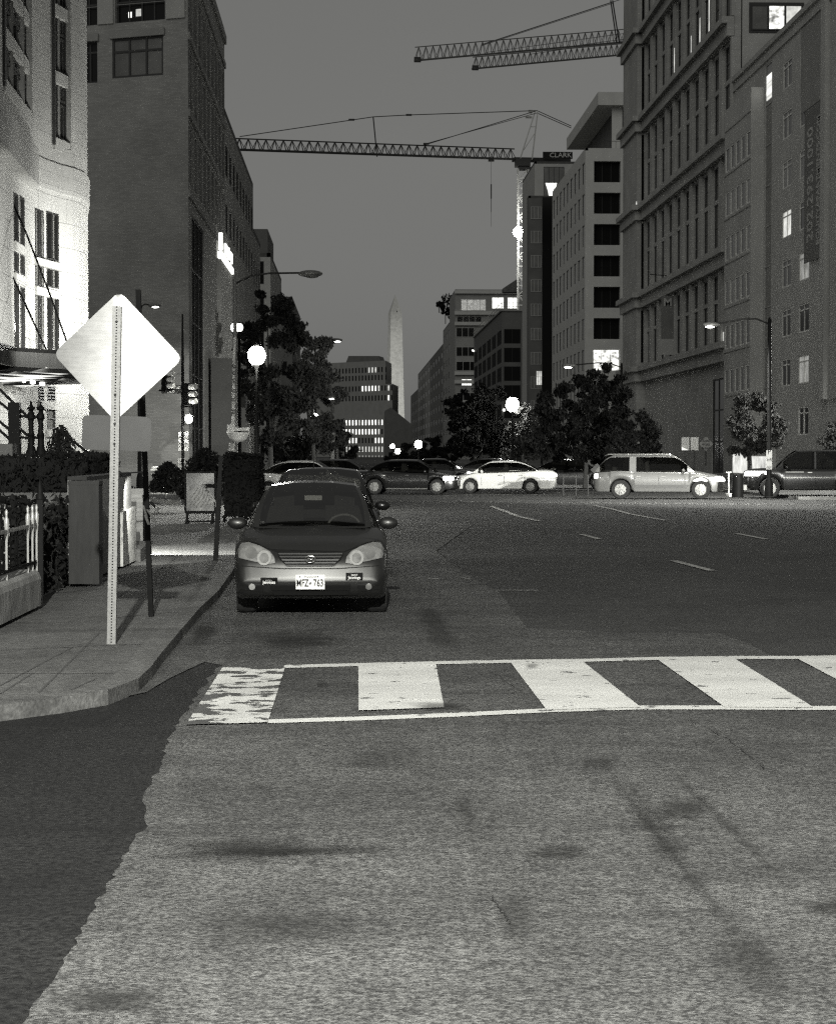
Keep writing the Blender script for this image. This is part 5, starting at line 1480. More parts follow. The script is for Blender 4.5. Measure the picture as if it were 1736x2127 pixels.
nsn = thing('street_name_sign', 'small dark street name sign with white letters beside the corner pole', 'sign', P(356, 812, 72.8))
a, b = P(335, 800, 72.8), P(376, 817, 72.8); q = MB(); q.box(((a.x + b.x) / 2, a.y, (a.z + b.z) / 2), (b.x - a.x, .03, a.z - b.z)); q.build('plate', M['metal_dark'], nsn)
text('MASSACHUSETTS AVE', .125, M['sign_white'], nsn, P(355.5, 805, 72.7), (1, 0, 0), (0, 0, 1), depth=.005, squeeze=.55, bold=.004)
text('1400', .13, M['sign_white'], nsn, P(355, 813, 72.7), (1, 0, 0), (0, 0, 1), depth=.005, bold=.004)
q = MB(); q.bar(P(357, 808, 73.1), P(380, 806, 73.1), .04); q.build('bracket', M['metal_dark'], nsn)
def plate(name, label, px0, py0, px1, py1, d, lines, cat='sign', m='sign_white', yaw=0, thick=.02, group=None, post=None, ink='ink'):
    a, b = P(px0, py0, d), P(px1, py1, d); c = (a + b) / 2; w, h = abs(b.x - a.x), abs(a.z - b.z)
    t = thing(name, label, cat, V(c.x, c.y, b.z), group)
    rr_ = V(cos(yaw), sin(yaw), 0)
    q = MB(); q.box(c, (w / max(.4, cos(yaw)), thick, h), rz=yaw); q.build('plate', M[m], t)
    for (s_, dy, sz, sqz) in lines: text(s_, sz, M[ink], t, c + V(0, -thick * .7 - .004, dy), rr_, (0, 0, 1), depth=.003, squeeze=sqz)
    if post:
        q = MB(); q.tube([(c.x, c.y + .04, post), (c.x, c.y + .04, b.z + h * .6)], .03, 6); q.build('post', M['metal_dark'], t)
    return t
plate('regulation_sign', 'white sign reading NO TURN ON RED on the slim corner pole', 370.5, 897, 391.5, 937, 72.5, [('NO TURN', .13, .17, .52), ('ON RED', -.13, .17, .52)])
plate('parking_sign', 'upper small white parking sign under the NO TURN ON RED sign', 370, 952, 383.5, 970, 72.5, [('2 HOUR', .06, .07, .6), ('PARKING', -.05, .07, .55)])
plate('parking_sign', 'lower small white parking sign at the bottom of the slim corner pole', 369, 972, 382.5, 991, 72.5, [('PERMIT', .06, .07, .6), ('HOLDERS', -.05, .07, .5)])
# hanging basket post
hb = P(487, 940, 71); hp = thing('lamp_post', 'pale lit post with a white bowl planter hung round it left of the parked car', 'post', V(hb.x, hb.y, WALK))
q = MB(); q.tube([P(479, 1040, 71), P(481, 920, 71)], .10, 10); q.build('lower_shaft', M['concrete_pale'], hp, smooth=True)
q = MB(); q.tube([P(482, 900, 71), P(485, 860, 71), P(486, 745, 71), P(488, 700, 71)], .055, 8); q.build('upper_shaft', mat('pale_post', .6, .5, .3, 10), hp, smooth=True)
for yy in (760, 775, 790, 812, 830, 855):
    q = MB(); q.ball(P(485.5 + (yy % 3) * .8, yy, 70.9), .075, 5, (1.3, 1, 1)); q.build('fitting', M['galv'], hp)
q = MB(); c = P(495, 901, 71); q.lathe([(.001, -.30), (.16, -.27), (.30, -.17), (.37, -.02), (.42, .03), (.43, .05), (.36, .05), (.3, -.02), (.001, -.06)], c, 24); q.build('bowl', M['white_paint'], hp, smooth=True)
q = MB(); q.box(P(479.5, 892, 71), (.26, .2, .36)); q.build('white_box', M['white_paint'], hp)
q = MB(); q.box(P(502, 891.5, 71.1), (.55, .3, .12)); q.build('white_slab', M['white_paint'], hp)
lamp('POINT', 'bowl_light', P(505, 940, 69.5) + V(.3, 0, -.3), 22, hp, .1)

# advertising board on the pavement
ad = thing('poster_stand', 'freestanding framed poster board with a bottom rail on the left pavement', 'poster stand', G(415, 1084, WALK))
a, b = P(385, 981, 47.6), P(447, 1064, 47.6); yy = a.y
cxp, wv, zt3, zb3 = (a.x + b.x) / 2, b.x - a.x, a.z, b.z
pm_ = bpy.data.materials.new('poster'); MATS['poster'] = pm_; pm_.use_nodes = True; n_ = pm_.node_tree; b_ = n_.nodes['Principled BSDF']
n_.links.new(mixcol(n_, .05, .38, ramp(n_, noise(n_, 2.1, 5, (1.0, 1, .8), .6), .38, .64)), b_.inputs['Base Color']); b_.inputs['Roughness'].default_value = .35
q = MB(); q.box((cxp, yy, (zt3 + zb3) / 2), (wv - .05, .03, zt3 - zb3 - .04)); q.build('poster', pm_, ad)
q = MB()
for x in (cxp - wv / 2, cxp + wv / 2): q.bar((x, yy, zb3 - .03), (x, yy, zt3 + .02), .045)
q.bar((cxp - wv / 2, yy, zt3), (cxp + wv / 2, yy, zt3), .04); q.bar((cxp - wv / 2, yy, zb3), (cxp + wv / 2, yy, zb3), .07); q.build('frame', M['iron_black'], ad)
for x in (cxp - wv / 2 + .04, cxp + wv / 2 - .06):
    q = MB(); q.bar((x, yy, WALK), (x, yy, zb3), .06); q.bar((x, yy - .35, WALK + .03), (x, yy + .35, WALK + .03), .06, .05); q.build('foot', M['iron_black'], ad)
q = MB(); q.bar((cxp - wv / 2, yy, WALK + .05), (cxp + wv / 2, yy, WALK + .05), .04); q.build('bottom_rail', M['iron_black'], ad)
q = MB(); q.box((cxp + .2, yy - .02, zb3 + (zt3 - zb3) * .66), (.3, .006, .09)); q.build('poster_title_bar', M['ink'], ad)
q = MB()
for k in range(9):
    t0 = k * .35; q.tube([(cxp - .18 + .05 * k - .15 * cos(u_ * .5 + t0), yy - .022, zb3 + .12 + u_ * .09) for u_ in range(7)], .012 + .004 * (k % 3), 5)
q.build('poster_figure', mat('poster_light', .35, .5, .2, 5), ad)
# slim black kerbside pole
kp = G(448, 1164, WALK); d_ = dep(kp); q = MB(); q.bar(kp, P(456, 1000, d_), .075, .075); q.bar(P(456, 1000, d_), P(459, 946, d_), .06)
o = q.build('kerbside_post', M['iron_black'], origin=kp); tag(o, 'slim black post standing at the kerb left of the parked car', 'post')
# dark meter post / utility cabinet with bush behind the car
cb_ = G(500, 1060, WALK)
hbx = thing('boxwood_hedge', 'tall dark clipped hedge with a straight right edge beside the parked car', 'hedge', cb_)
a, b = P(462, 935, 46), P(542, 1070, 46)
q = MB(); q.box(((a.x + b.x) / 2 , 46.6, (a.z + b.z) / 2 - .12), (b.x - a.x - .1, 1.1, a.z - b.z - .2)); leaves(q, boxfn(a.x + .03, b.x - .03, 46.05, 47.1, .2, a.z - .12, .1), 5200, .045, 9); q.build('foliage', M['leaf_d'], hbx)
shrub(425, 1030, 49, 1.3, 1.05, 'rounded dark bush behind the poster board', seed=2, m='leaf_d', leaf=.05, n=3600)
shrub(352, 1022, 56, 1.1, .75, 'dark bush between the small lit table and the poster board', seed=4, m='leaf_d', leaf=.06, n=2200)
# small lit pedestal table and low kerb block
pt_ = thing('pedestal_table', 'small white topped pedestal table lit at the left corner', 'table', G(335, 1036, WALK))
dt = 60
q = MB(); q.box(P(331, 984, dt), (.44, .4, .03)); q.build('table_top', M['white_paint'], pt_)
q = MB(); c = P(339, 1022, dt); q.lathe([(.05, 0), (.02, .08), (.018, .25), (.04, .40), (.02, .48)], c, 10); q.build('pedestal', M['white_paint'], pt_, smooth=True)
q = MB(); q.box(P(331, 1024, dt), (.46, .4, .04)); q.build('base', M['white_paint'], pt_)
q = MB(); c = P(345, 1034, dt - .3); q.tube([c, c + V(0, 0, .52)], .022, 6); q.build('side_post', M['white_paint'], pt_, smooth=True)
q = MB()
for k in range(5): q.ball(P(316 + k * 3, 976 - (k % 2) * 5, dt), .05, 5, (1.3, 1, .7))
o = q.build('napkin_bundle', M['white_paint'], origin=P(320, 980, dt)); tag(o, 'crumpled pale bundle lying on the small white topped table', 'bundle')
q = MB(); q.extr([P(312, 1034, 56), P(374, 1041, 55), P(374, 1050, 55), P(312, 1044, 56)], (0, .6, 0)); o = q.build('low_curb_block', M['kerb_concrete'], origin=P(340, 1045, 56)); tag(o, 'low pale kerb block in front of the small lit table', 'block')
lamp('AREA', 'table_light', P(330, 930, dt - 1.2), 14, pt_, size=.3, aim=P(332, 1000, dt))
# sharp band of light across the pavement from a low wall lamp behind the garden wall
wl = thing('wall_lamp', 'low lamp tucked behind the end of the garden wall lighting the pavement', 'lamp', (-4.35, 33.2, .9))
q = MB(); q.box((-4.5, 33.2, .95), (.18, .12, .16)); q.build('housing', M['iron_black'], wl)
q = MB(); q.box((-4.4, 33.2, .95), (.03, .09, .12)); q.build('lens', M['lamp_lens'], wl)
lamp('SPOT', 'lamp_light', (-4.36, 33.13, .95), 1500, wl, .015, aim=(-3.55, 33.85, .11), angle=98, blend=.5)
q = MB(); q.box((-4.3, 33.0, .68), (1.7, .12, 1.06)); o = q.build('light_cut_wall', M['brick_dark'], origin=(-4.3, 33.0, .15)); tag(o, 'short dark brick wall added to cut off the low lamp light', 'wall')  # added to give the band of light its sharp edge
pw = thing('added_panel_spot', 'small spotlight added to brighten the pale panel', 'lamp', (-2.9, 29.6, 1.4))  # added light source for the pale panel
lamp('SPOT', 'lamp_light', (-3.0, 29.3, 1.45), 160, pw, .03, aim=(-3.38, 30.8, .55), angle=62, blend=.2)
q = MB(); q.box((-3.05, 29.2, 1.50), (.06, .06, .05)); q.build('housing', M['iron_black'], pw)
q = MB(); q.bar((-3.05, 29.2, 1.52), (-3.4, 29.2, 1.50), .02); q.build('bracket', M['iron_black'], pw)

# ------------------------------------------------------------ right side street furniture
def ground_d(px, py): return dep(G(px, py, WALK))
plate('board_sign', 'left one of the pair of plain square boards before the pilastered building', 1415, 908, 1431, 935, 100, [], m='frame_pale', post=WALK)
plate('board_sign', 'right one of the pair of plain square boards before the pilastered building', 1434, 908, 1450, 935, 100, [], m='frame_pale', post=WALK)
q = MB(); q.extr([P(1415.5, 928, 99.9), P(1430, 935, 99.9), P(1415.5, 935, 99.9)], (0, -.02, 0)); o = q.build('torn_sheet', M['lit_mid'], origin=P(1420, 932, 99.9)); tag(o, 'self-glowing white sheet corner on the left plain board', 'sheet')  # brightness is a glow in the material, the sheet is no lamp
def diamond(px, py, hw_, d, label, m, txts=()):
    c = P(px, py, d); s = FP / d; t = thing('diamond_sign', label, 'road sign', V(c.x, c.y, WALK))
    q = MB(); w = hw_ / s; q.extr([c + V(-w, 0, 0), c + V(0, 0, w), c + V(w, 0, 0), c + V(0, 0, -w)], (0, -.03, 0)); q.build('plate', M[m], t)
    q = MB(); q.bar((c.x, c.y + .04, WALK), (c.x, c.y + .04, c.z + w * .5), .06); q.build('post', M['metal_dark'], t)
    for s_, dz in txts: text(s_, .17, M['ink'], t, c + V(0, -.045, dz), (1, 0, 0), (0, 0, 1), depth=.003, squeeze=.75)
diamond(1466, 922, 15, 96, 'small pale diamond work sign before the pilastered building', 'frame_pale', (('ROAD', .13), ('WORK', -.04), ('AHEAD', -.2)))
diamond(1240, 976, 14, 86, 'dark diamond sign low between tree trunk and silver estate car', 'metal_dark')
plate('board_sign', 'small grey notice board showing above the silver estate car roof', 1300, 932, 1325, 945, 93, [('ONE WAY', 0, .16, .8)], m='frame_pale', post=WALK)
plate('board_sign', 'thin pointed pale sign seen edge on above the silver estate car roof', 1352, 927, 1358, 948, 93, [], m='frame_pale', post=WALK)
plate('notice_strip', 'tall narrow pale sign strip on the lamp post before the lit shop', 1591, 935, 1603, 975, 76.5, [('P', .3, .3, .8), ('2 HR', .0, .16, .6), ('9AM', -.3, .14, .6)], m='frame_pale')
bo = G(1513, 1031, WALK); bl_ = thing('bollard', 'white reflective bollard standing between silver and black car', 'bollard', bo); d_ = dep(bo)
q = MB(); a = P(1513, 981, d_); q.bar(bo, a, .10, .04); q.build('shaft', M['white_paint'], bl_); q = MB(); q.box(a, (.20, .05, .05)); q.build('cap', M['white_paint'], bl_); q = MB(); q.box(bo + V(0, 0, .06), (.2, .2, .12)); q.build('base', M['white_paint'], bl_)
q = MB(); bo = G(1532, 1033, WALK); q.lathe([(.001, 0), (.22, 0), (.22, .72), (.19, .86), (.001, .9)], bo, 16); o = q.build('litter_bin', M['iron_black'], origin=bo, smooth=True, angle=40); tag(o, 'dark round litter bin right of the white bollard', 'bin')
ra = thing('bike_rail', 'low pale metal rails behind the white saloon at the far kerb', 'rail', G(1180, 1030, WALK))
for px in (1170, 1196, 1221):
    g = G(px, 1030, WALK); q = MB(); q.bar(g, P(px, 986, dep(g)), .035); q.build('post', M['metal_dark'], ra)
g1, g2 = G(1170, 1030, WALK), G(1200, 1030, WALK); q = MB()
for y in (990, 1008): q.bar(P(1170, y, dep(g1)), P(1200, y, dep(g2)), .035)
q.build('rail', M['metal_dark'], ra)

# ------------------------------------------------------------ trees
def tree(px, d, lobes, label, seed, m='leaf_a', leaf=.14, n=5000, trunk_r=.14, name='street_tree', group='street trees'):
    """lobes in pixels (x, y, rx, ry) at distance d"""
    s = FP / d; b = P(px, 940, d); b.z = WALK; t = thing(name, label, 'tree', b, group)
    L3 = []
    r = random.Random(seed)
    for (x, y, rx, ry) in lobes:
        c = P(x, y, d + r.uniform(-1.5, 1.5)); L3.append(((c.x, c.y, c.z), (rx / s, max(rx, ry) * .8 / s, ry / s)))
    # clusters: leaves gathered in clumps leave gaps between them
    cl = []
    for c, a in L3:
        k = max(10, int(38 * (a[0] * a[2]) / 2.5))
        for _ in range(min(k, 90)):
            while True:
                p = V(r.uniform(-1, 1), r.uniform(-1, 1), r.uniform(-1, 1))
                if .25 < p.length < 1: break
            cl.append((V(c[0] + p.x * a[0], c[1] + p.y * a[1], c[2] + p.z * a[2]), r.uniform(.22, .5) * max(.6, a[0] * .45)))
    def fn(rr_):
        c, w = rr_.choice(cl); return c + V(rr_.gauss(0, w * .55), rr_.gauss(0, w * .55), rr_.gauss(0, w * .42)), 1
    q = MB(); leaves(q, fn, int(n * 1.9), leaf * .72, seed); q.build('crown', M[m], t)
    top = max(L3, key=lambda l: l[0][2]); cz = min(l[0][2] for l in L3)
    q = MB(); q.tube([b, b + V(.05, 0, (cz - b.z) * .5), V(b.x, b.y, cz), V((b.x + top[0][0]) / 2, b.y, (cz + top[0][2]) / 2)], trunk_r, 8, trunk_r * .45)
    for c, a in L3:
        e = Vector(c); q.tube([V(b.x, b.y, max(b.z + 1.2, cz - .6)), V(b.x, b.y, cz).lerp(e, .5) + V(0, 0, .2), e], trunk_r * .45, 6, trunk_r * .12)
    for c, w in cl[::4]:
        l = min(L3, key=lambda l: (Vector(l[0]) - c).length); q.tube([Vector(l[0]), c], trunk_r * .12, 4, .01)
    q.build('trunk', M['bark'], t)
    return t
tree(560, 88, [(555, 640, 48, 42), (600, 700, 45, 50), (540, 800, 40, 70), (600, 800, 55, 60), (560, 880, 50, 55), (520, 720, 25, 50), (620, 870, 40, 50)], 'big dark street tree right of the glaring globe lamp', 21, 'leaf_a', .15, 15000)
tree(650, 104, [(605, 690, 25, 40), (640, 800, 40, 45), (655, 870, 40, 45), (680, 905, 38, 38)], 'dark tree behind the big left tree, below the lit oval lamp head', 22, 'leaf_a', .16, 7500)
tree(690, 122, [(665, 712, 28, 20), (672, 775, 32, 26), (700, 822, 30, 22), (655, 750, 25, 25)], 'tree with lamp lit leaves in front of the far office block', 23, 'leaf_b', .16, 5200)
tree(700, 132, [(690, 905, 30, 45), (715, 930, 25, 30)], 'low dark tree before the lit windows of the far office block', 24, 'leaf_d', .16, 3200)
tree(860, 200, [(855, 945, 35, 22), (900, 935, 30, 28), (820, 955, 22, 16)], 'dark round tree at the foot of the obelisk', 25, 'leaf_d', .2, 3600)
tree(985, 128, [(1000, 935, 60, 28), (950, 860, 26, 40), (975, 840, 38, 45), (1010, 870, 40, 50), (965, 900, 32, 42), (1040, 910, 35, 40), (1020, 820, 30, 25)], 'dark street tree left of the brightest right hand globe lamp', 26, 'leaf_d', .17, 9000)
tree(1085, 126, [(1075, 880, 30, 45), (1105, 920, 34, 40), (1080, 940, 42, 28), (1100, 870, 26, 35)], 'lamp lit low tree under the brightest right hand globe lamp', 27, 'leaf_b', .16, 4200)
tree(1248, 100, [(1120, 920, 45, 38), (1180, 930, 50, 30), (1260, 935, 60, 26), (1240, 790, 48, 30), (1200, 830, 55, 45), (1270, 850, 50, 50), (1170, 880, 55, 45), (1240, 905, 60, 45), (1150, 850, 35, 40)], 'widest dark street tree in the middle of the right side', 28, 'leaf_d', .15, 15000, trunk_r=.2)
tree(1325, 92, [(1320, 900, 40, 40), (1300, 925, 45, 28), (1345, 920, 22, 30)], 'dark tree directly above the silver estate car', 29, 'leaf_d', .14, 5200)
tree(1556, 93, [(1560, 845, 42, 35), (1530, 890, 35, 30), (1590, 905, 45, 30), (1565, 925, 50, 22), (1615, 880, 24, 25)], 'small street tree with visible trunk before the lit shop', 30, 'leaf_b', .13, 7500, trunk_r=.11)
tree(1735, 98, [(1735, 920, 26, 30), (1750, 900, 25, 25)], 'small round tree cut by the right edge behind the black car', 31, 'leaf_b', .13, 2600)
tree(585, 130, [(590, 935, 45, 35), (630, 930, 40, 35)], 'low dark tree mass above the left white car', 32, 'leaf_d', .17, 4200)
tree(1215, 95, [(1218, 930, 28, 30)], 'slim tree with dark trunk left of the silver estate car', 33, 'leaf_d', .13, 2200, trunk_r=.13)
tree(935, 180, [(930, 945, 26, 20), (950, 925, 20, 25)], 'small dark tree left of the white saloon roof', 34, 'leaf_d', .2, 2200)
# ------------------------------------------------------------ cars
def interp(tab, y):
    if y <= tab[0][0]: return tab[0][1]
    for (a, va), (b, vb) in zip(tab, tab[1:]):
        if y <= b:
            t = (y - a) / (b - a) if b > a else 0
            return va + (vb - va) * t
    return tab[-1][1]
def smooth_tab(tab, y, e=.06):
    return (interp(tab, y - e) + interp(tab, y) * 2 + interp(tab, y + e)) / 4
paint = {}
def carpaint(name, v, rough=.25, metal=.3, coat=.6):
    m = mat(name, v, rough, .03, 2, metal=metal, coat=coat); m.node_tree.nodes['Principled BSDF'].inputs['Coat Roughness'].default_value = .05; return m
carpaint('paint_black', .008, .25, 0, .2); carpaint('paint_white', .8, .3, 0); carpaint('paint_silver', .165, .35, .35); carpaint('paint_champagne', .072, .40, .85, .25)
carpaint('paint_dark', .012, .3, 0, .2)
glassmat('car_glass', .28, spec=.2); glassmat('headlight_glass', .85)
mat('tyre', .02, .85, .2, 20, bump=.2); mat('rim', .45, .3, .05, 8, metal=.9); mat('rim_blur', .30, .5, .3, 3, metal=.6)
mat('chrome', .7, .12, 0, metal=1.0); mat('plastic_black', .012, .6, .1, 8, spec=.15); mat('bar_grey', .07, .5, .1, 8); mat('seat_cloth', .09, .9, .2, 10)
emat('headlight_on', 10); emat('taillight_on', 5)
def ring(w, zb, zt, crown, tumble=.93, n=3):
    """half section, bottom centre to top centre"""
    h = zt - zb
    pts = [(0, zb), (w * .91, zb), (w * .975, zb + .03 * 1), (w * .985, zb + h * .16), (w, zb + h * .42), (w * .995, zb + h * .62), (w * .975, zb + h * .80), (w * tumble, zb + h * .93), (w * (tumble - .07), zb + h * .985), (w * .66, zt + crown * .45), (w * .33, zt + crown * .86), (0, zt + crown)]
    return pts
def car(name, label, cat, L, W, body, belt, gh, H, wheels, wr, zb0, paint_m, roof_w=.60, group=None, wtab=None, nose=None, pillars=(), extras=None, rim='rim_blur', crown=.05, bow=.10):
    """local frame: x across, y from nose (0) to tail (L), z up"""
    t = local(thing(name, label, cat, (0, 0, 0), group))
    P_ = M[paint_m]
    ys = set([0.0, L]); k = 0
    while k < L: ys.add(round(k, 3)); k += .12
    for y0 in (0.01, .03, .06, .10, .16, .24, L - .24, L - .14, L - .07, L - .03, L - .01): ys.add(y0)
    R_ = wr + .05
    for yw in wheels:
        for i in range(-8, 9): ys.add(round(yw + R_ * sin(i * pi / 16) * .999, 3))
    ys = sorted(ys)
    wt = wtab or [(0, .60), (.03, .70), (.10, .79), (.25, .87), (.6, .96), (1.1, 1.0), (L - 1.0, 1.0), (L - .5, .96), (L - .2, .90), (L - .06, .82), (L, .70)]
    nz_ = nose or [(0, .36, .60), (.03, .27, .68), (.08, .22, .72), (.2, .20, .76)]
    q = MB(); rings = []
    for y in ys:
        zt = smooth_tab(body, y, .05); w = W / 2 * smooth_tab(wt, y, .03); zb = zb0
        if y < .2:
            zb = interp([(a, b) for a, b, c in nz_], y); zt = interp([(a, c) for a, b, c in nz_] + [(.3, interp(body, .3))], y)
        if y > L - .15:
            tt = (y - (L - .15)) / .15; zb = zb0 + .22 * tt * tt; zt = zt - .10 * tt * tt
        for yw in wheels:
            if abs(y - yw) < R_: zb = max(zb, wr + math.sqrt(max(0, R_ ** 2 - (y - yw) ** 2)) - .01)
        cr = crown * min(1, y / .5 + .3) * min(1, (L - y) / .3 + .2)
        half = ring(w, zb, max(zt, zb + .06), cr)
        full = [(x, z) for x, z in half] + [(-x, z) for x, z in half[-2:0:-1]]
        rings.append([V(x, y + bow * (x / (W / 2)) ** 2 * max(0, 1 - y / .9) - bow * .6 * (x / (W / 2)) ** 2 * max(0, 1 - (L - y) / .6), z) for x, z in full])
    nr = len(rings[0])
    for rg in rings: q.v += rg
    for i in range(len(rings) - 1):
        for j in range(nr): q.f.append((i * nr + j, i * nr + (j + 1) % nr, (i + 1) * nr + (j + 1) % nr, (i + 1) * nr + j))
    q.f.append(tuple(range(nr))); q.f.append(tuple(range((len(rings) - 1) * nr, len(rings) * nr))[::-1])
    bd = q.build('body', P_, t, smooth=True, angle=50)
    bvh = BVHTree.FromPolygons([tuple(v) for v in q.v], q.f)
    # greenhouse: gh = (windscreen base, roof front, roof rear, rear glass base)
    a, b, c, d = gh
    yg = sorted(set([a + (d - a) * i / 60 for i in range(61)] + [b, c]))
    def hz_(y):
        if y < b: s = (y - a) / (b - a); return belt + (H - belt) * (1 - (1 - s) ** 1.35)
        if y > c: s = (d - y) / (d - c); return belt + (H - belt) * (1 - (1 - s) ** 1.6)
        s = (y - b) / (c - b); return H + .025 * 4 * s * (1 - s) * .6
    wB = W / 2 * .90; wR = W / 2 * roof_w / .5 / 2 * 1.0
    wR = W / 2 * roof_w
    fr_, rf_, rr_ = MB(), MB(), MB(); R2 = []; sides = {}; run = 0; prevp = True
    for y in yg:
        z = hz_(y); s = max(.02, (z - belt) / (H - belt))
        wb = wB * (.86 + .14 * min(1, (y - a) / .5, (d - y) / .5 + .2)); wt_ = wb + (wR - wb) * s
        zz = belt - .03
        R2.append([V(-wb, y, zz), V(-(wb + (wt_ - wb) * .5) - .015 * s, y, zz + (z - zz) * .5), V(-wt_, y, z - .05 * s), V(-wt_ + .06, y, z - .008), V(-wt_ * .45, y, z + .022), V(0, y, z + .03), V(wt_ * .45, y, z + .022), V(wt_ - .06, y, z - .008), V(wt_, y, z - .05 * s), V((wb + (wt_ - wb) * .5) + .015 * s, y, zz + (z - zz) * .5), V(wb, y, zz)])
    for i in range(len(yg) - 1):
        ym = (yg[i] + yg[i + 1]) / 2
        pil = any(p0 < ym < p1 for p0, p1 in pillars) or ym < a + .25 or ym > d - .22
        if prevp and not pil: run += 1
        prevp = pil
        for j in range(10):
            fc_ = [R2[i][j], R2[i][j + 1], R2[i + 1][j + 1], R2[i + 1][j]]
            edge = j in (2, 7)
            if j in (0, 1, 8, 9):
                (rf_ if pil else sides.setdefault((run, j > 5), MB())).quad(*fc_)
            elif edge or b < ym < c: rf_.quad(*fc_)
            elif ym <= b: fr_.quad(*fc_)
            else: rr_.quad(*fc_)
    rf_.build('roof', P_, t, smooth=True, angle=40)
    fr_.build('windscreen', M['car_glass'], t, smooth=True); rr_.build('rear_window', M['car_glass'], t, smooth=True); [s_.build('side_window', M['car_glass'], t, smooth=True) for s_ in sides.values()]
    q = MB()     # dark cabin floor, dash and seats
    q.box((0, (a + d) / 2 + .1, belt - .04), (W * .82, (d - a) * .9, .05)); q.box((0, a + .35, belt - .02), (W * .78, .5, .10)); q.build('dashboard', M['plastic_black'], t)
    for x in (-.36, .36):
        q = MB(); q.box((x, (a + d) / 2 - .1, belt + .08), (.46, .14, .26)); q.box((x, (a + d) / 2 - .08, belt + .29), (.24, .10, .16)); q.build('seat', M['seat_cloth'], t)
    q = MB(); q.box((0, d - .75, belt + .06), (W * .66, .16, .2)); q.build('rear_seat', M['seat_cloth'], t)
    # wheels
    for yw in wheels:
        for sx in (-1, 1):
            xw = sx * (W / 2 - .125)
            q = MB(); q.lathe([(wr * .60, .10), (wr * .66, .11), (wr * .92, .11), (wr, .07), (wr, -.07), (wr * .92, -.11), (wr * .6, -.11)], (xw, yw, wr), 28, axis='X')
            wh = q.build('wheel', M['tyre'], t, smooth=True, angle=35)
            q = MB(); xo = xw + sx * .085
            q.lathe([(wr * .64, 0), (wr * .60, -.02 * sx), (wr * .2, -.015 * sx), (.05, .01 * sx), (.001, .01 * sx)] if rim == 'rim_blur' else [(wr * .66, .01 * sx), (wr * .6, .0), (wr * .56, -.05 * sx), (.001, -.05 * sx)], (xo, yw, wr), 24, axis='X')
            for k in range(6 if rim != 'rim_blur' else 9):
                tt = 2 * pi * k / (6 if rim != 'rim_blur' else 9); q.bar((xo + sx * .012, yw, wr), (xo + sx * .005, yw + wr * .6 * cos(tt), wr + wr * .6 * sin(tt)), .035, .05)
            q.build('rim', M[rim], wh, smooth=True, angle=30)
    # under-body so no light shows through
    q = MB(); q.box((0, L / 2, zb0 + .04), (W * .7, L * .86, .08)); q.build('underbody', M['ink'], t)
    # mirrors
    for sx in (-1, 1):
        q = MB(); q.ball((sx * (W / 2 + .015), a + .42, belt + .03), 1, 8, (.115, .07, .072)); mi = q.build('wing_mirror', P_, t, smooth=True)
        q = MB(); q.bar((sx * (W / 2 - .08), a + .42, belt - .01), (sx * (W / 2 + .03), a + .42, belt + .02), .05); q.build('mirror_arm', M['plastic_black'], mi)
    if extras: extras(t, bvh, P_)
    return t, bvh
def patch(t, bvh, poly, name, m, dirv=(0, 1, 0), eps=.006, cuts=4, parent=None):
    """thin fitted panel: polygon given on a plane, dropped onto the body along dirv"""
    dirv = Vector(dirv).normalized()
    bm = bmesh.new(); vs = [bm.verts.new(Vector(p)) for p in poly]; bm.faces.new(vs)
    bmesh.ops.triangulate(bm, faces=bm.faces)
    for _ in range(cuts): bmesh.ops.subdivide_edges(bm, edges=bm.edges, cuts=1, use_grid_fill=True)
    bmesh.ops.triangulate(bm, faces=bm.faces)
    ok = []
    for v in bm.verts:
        h = bvh.ray_cast(v.co - dirv * 3, dirv, 8)
        if h[0] is not None: v.co = h[0] - dirv * eps + h[1] * (eps * .3 if h[1].dot(dirv) < 0 else -eps * .3); ok.append(v)
        else: v.tag = True
    bad = [v for v in bm.verts if v.tag]
    bmesh.ops.delete(bm, geom=bad, context='VERTS')
    me = bpy.data.meshes.new(name); bm.to_mesh(me); bm.free()
    me.polygons.foreach_set('use_smooth', [True] * len(me.polygons)); me.materials.append(m)
    o = bpy.data.objects.new(name, me); C.objects.link(o); o.parent = parent or t; OFF[o] = V(0, 0, 0); return o

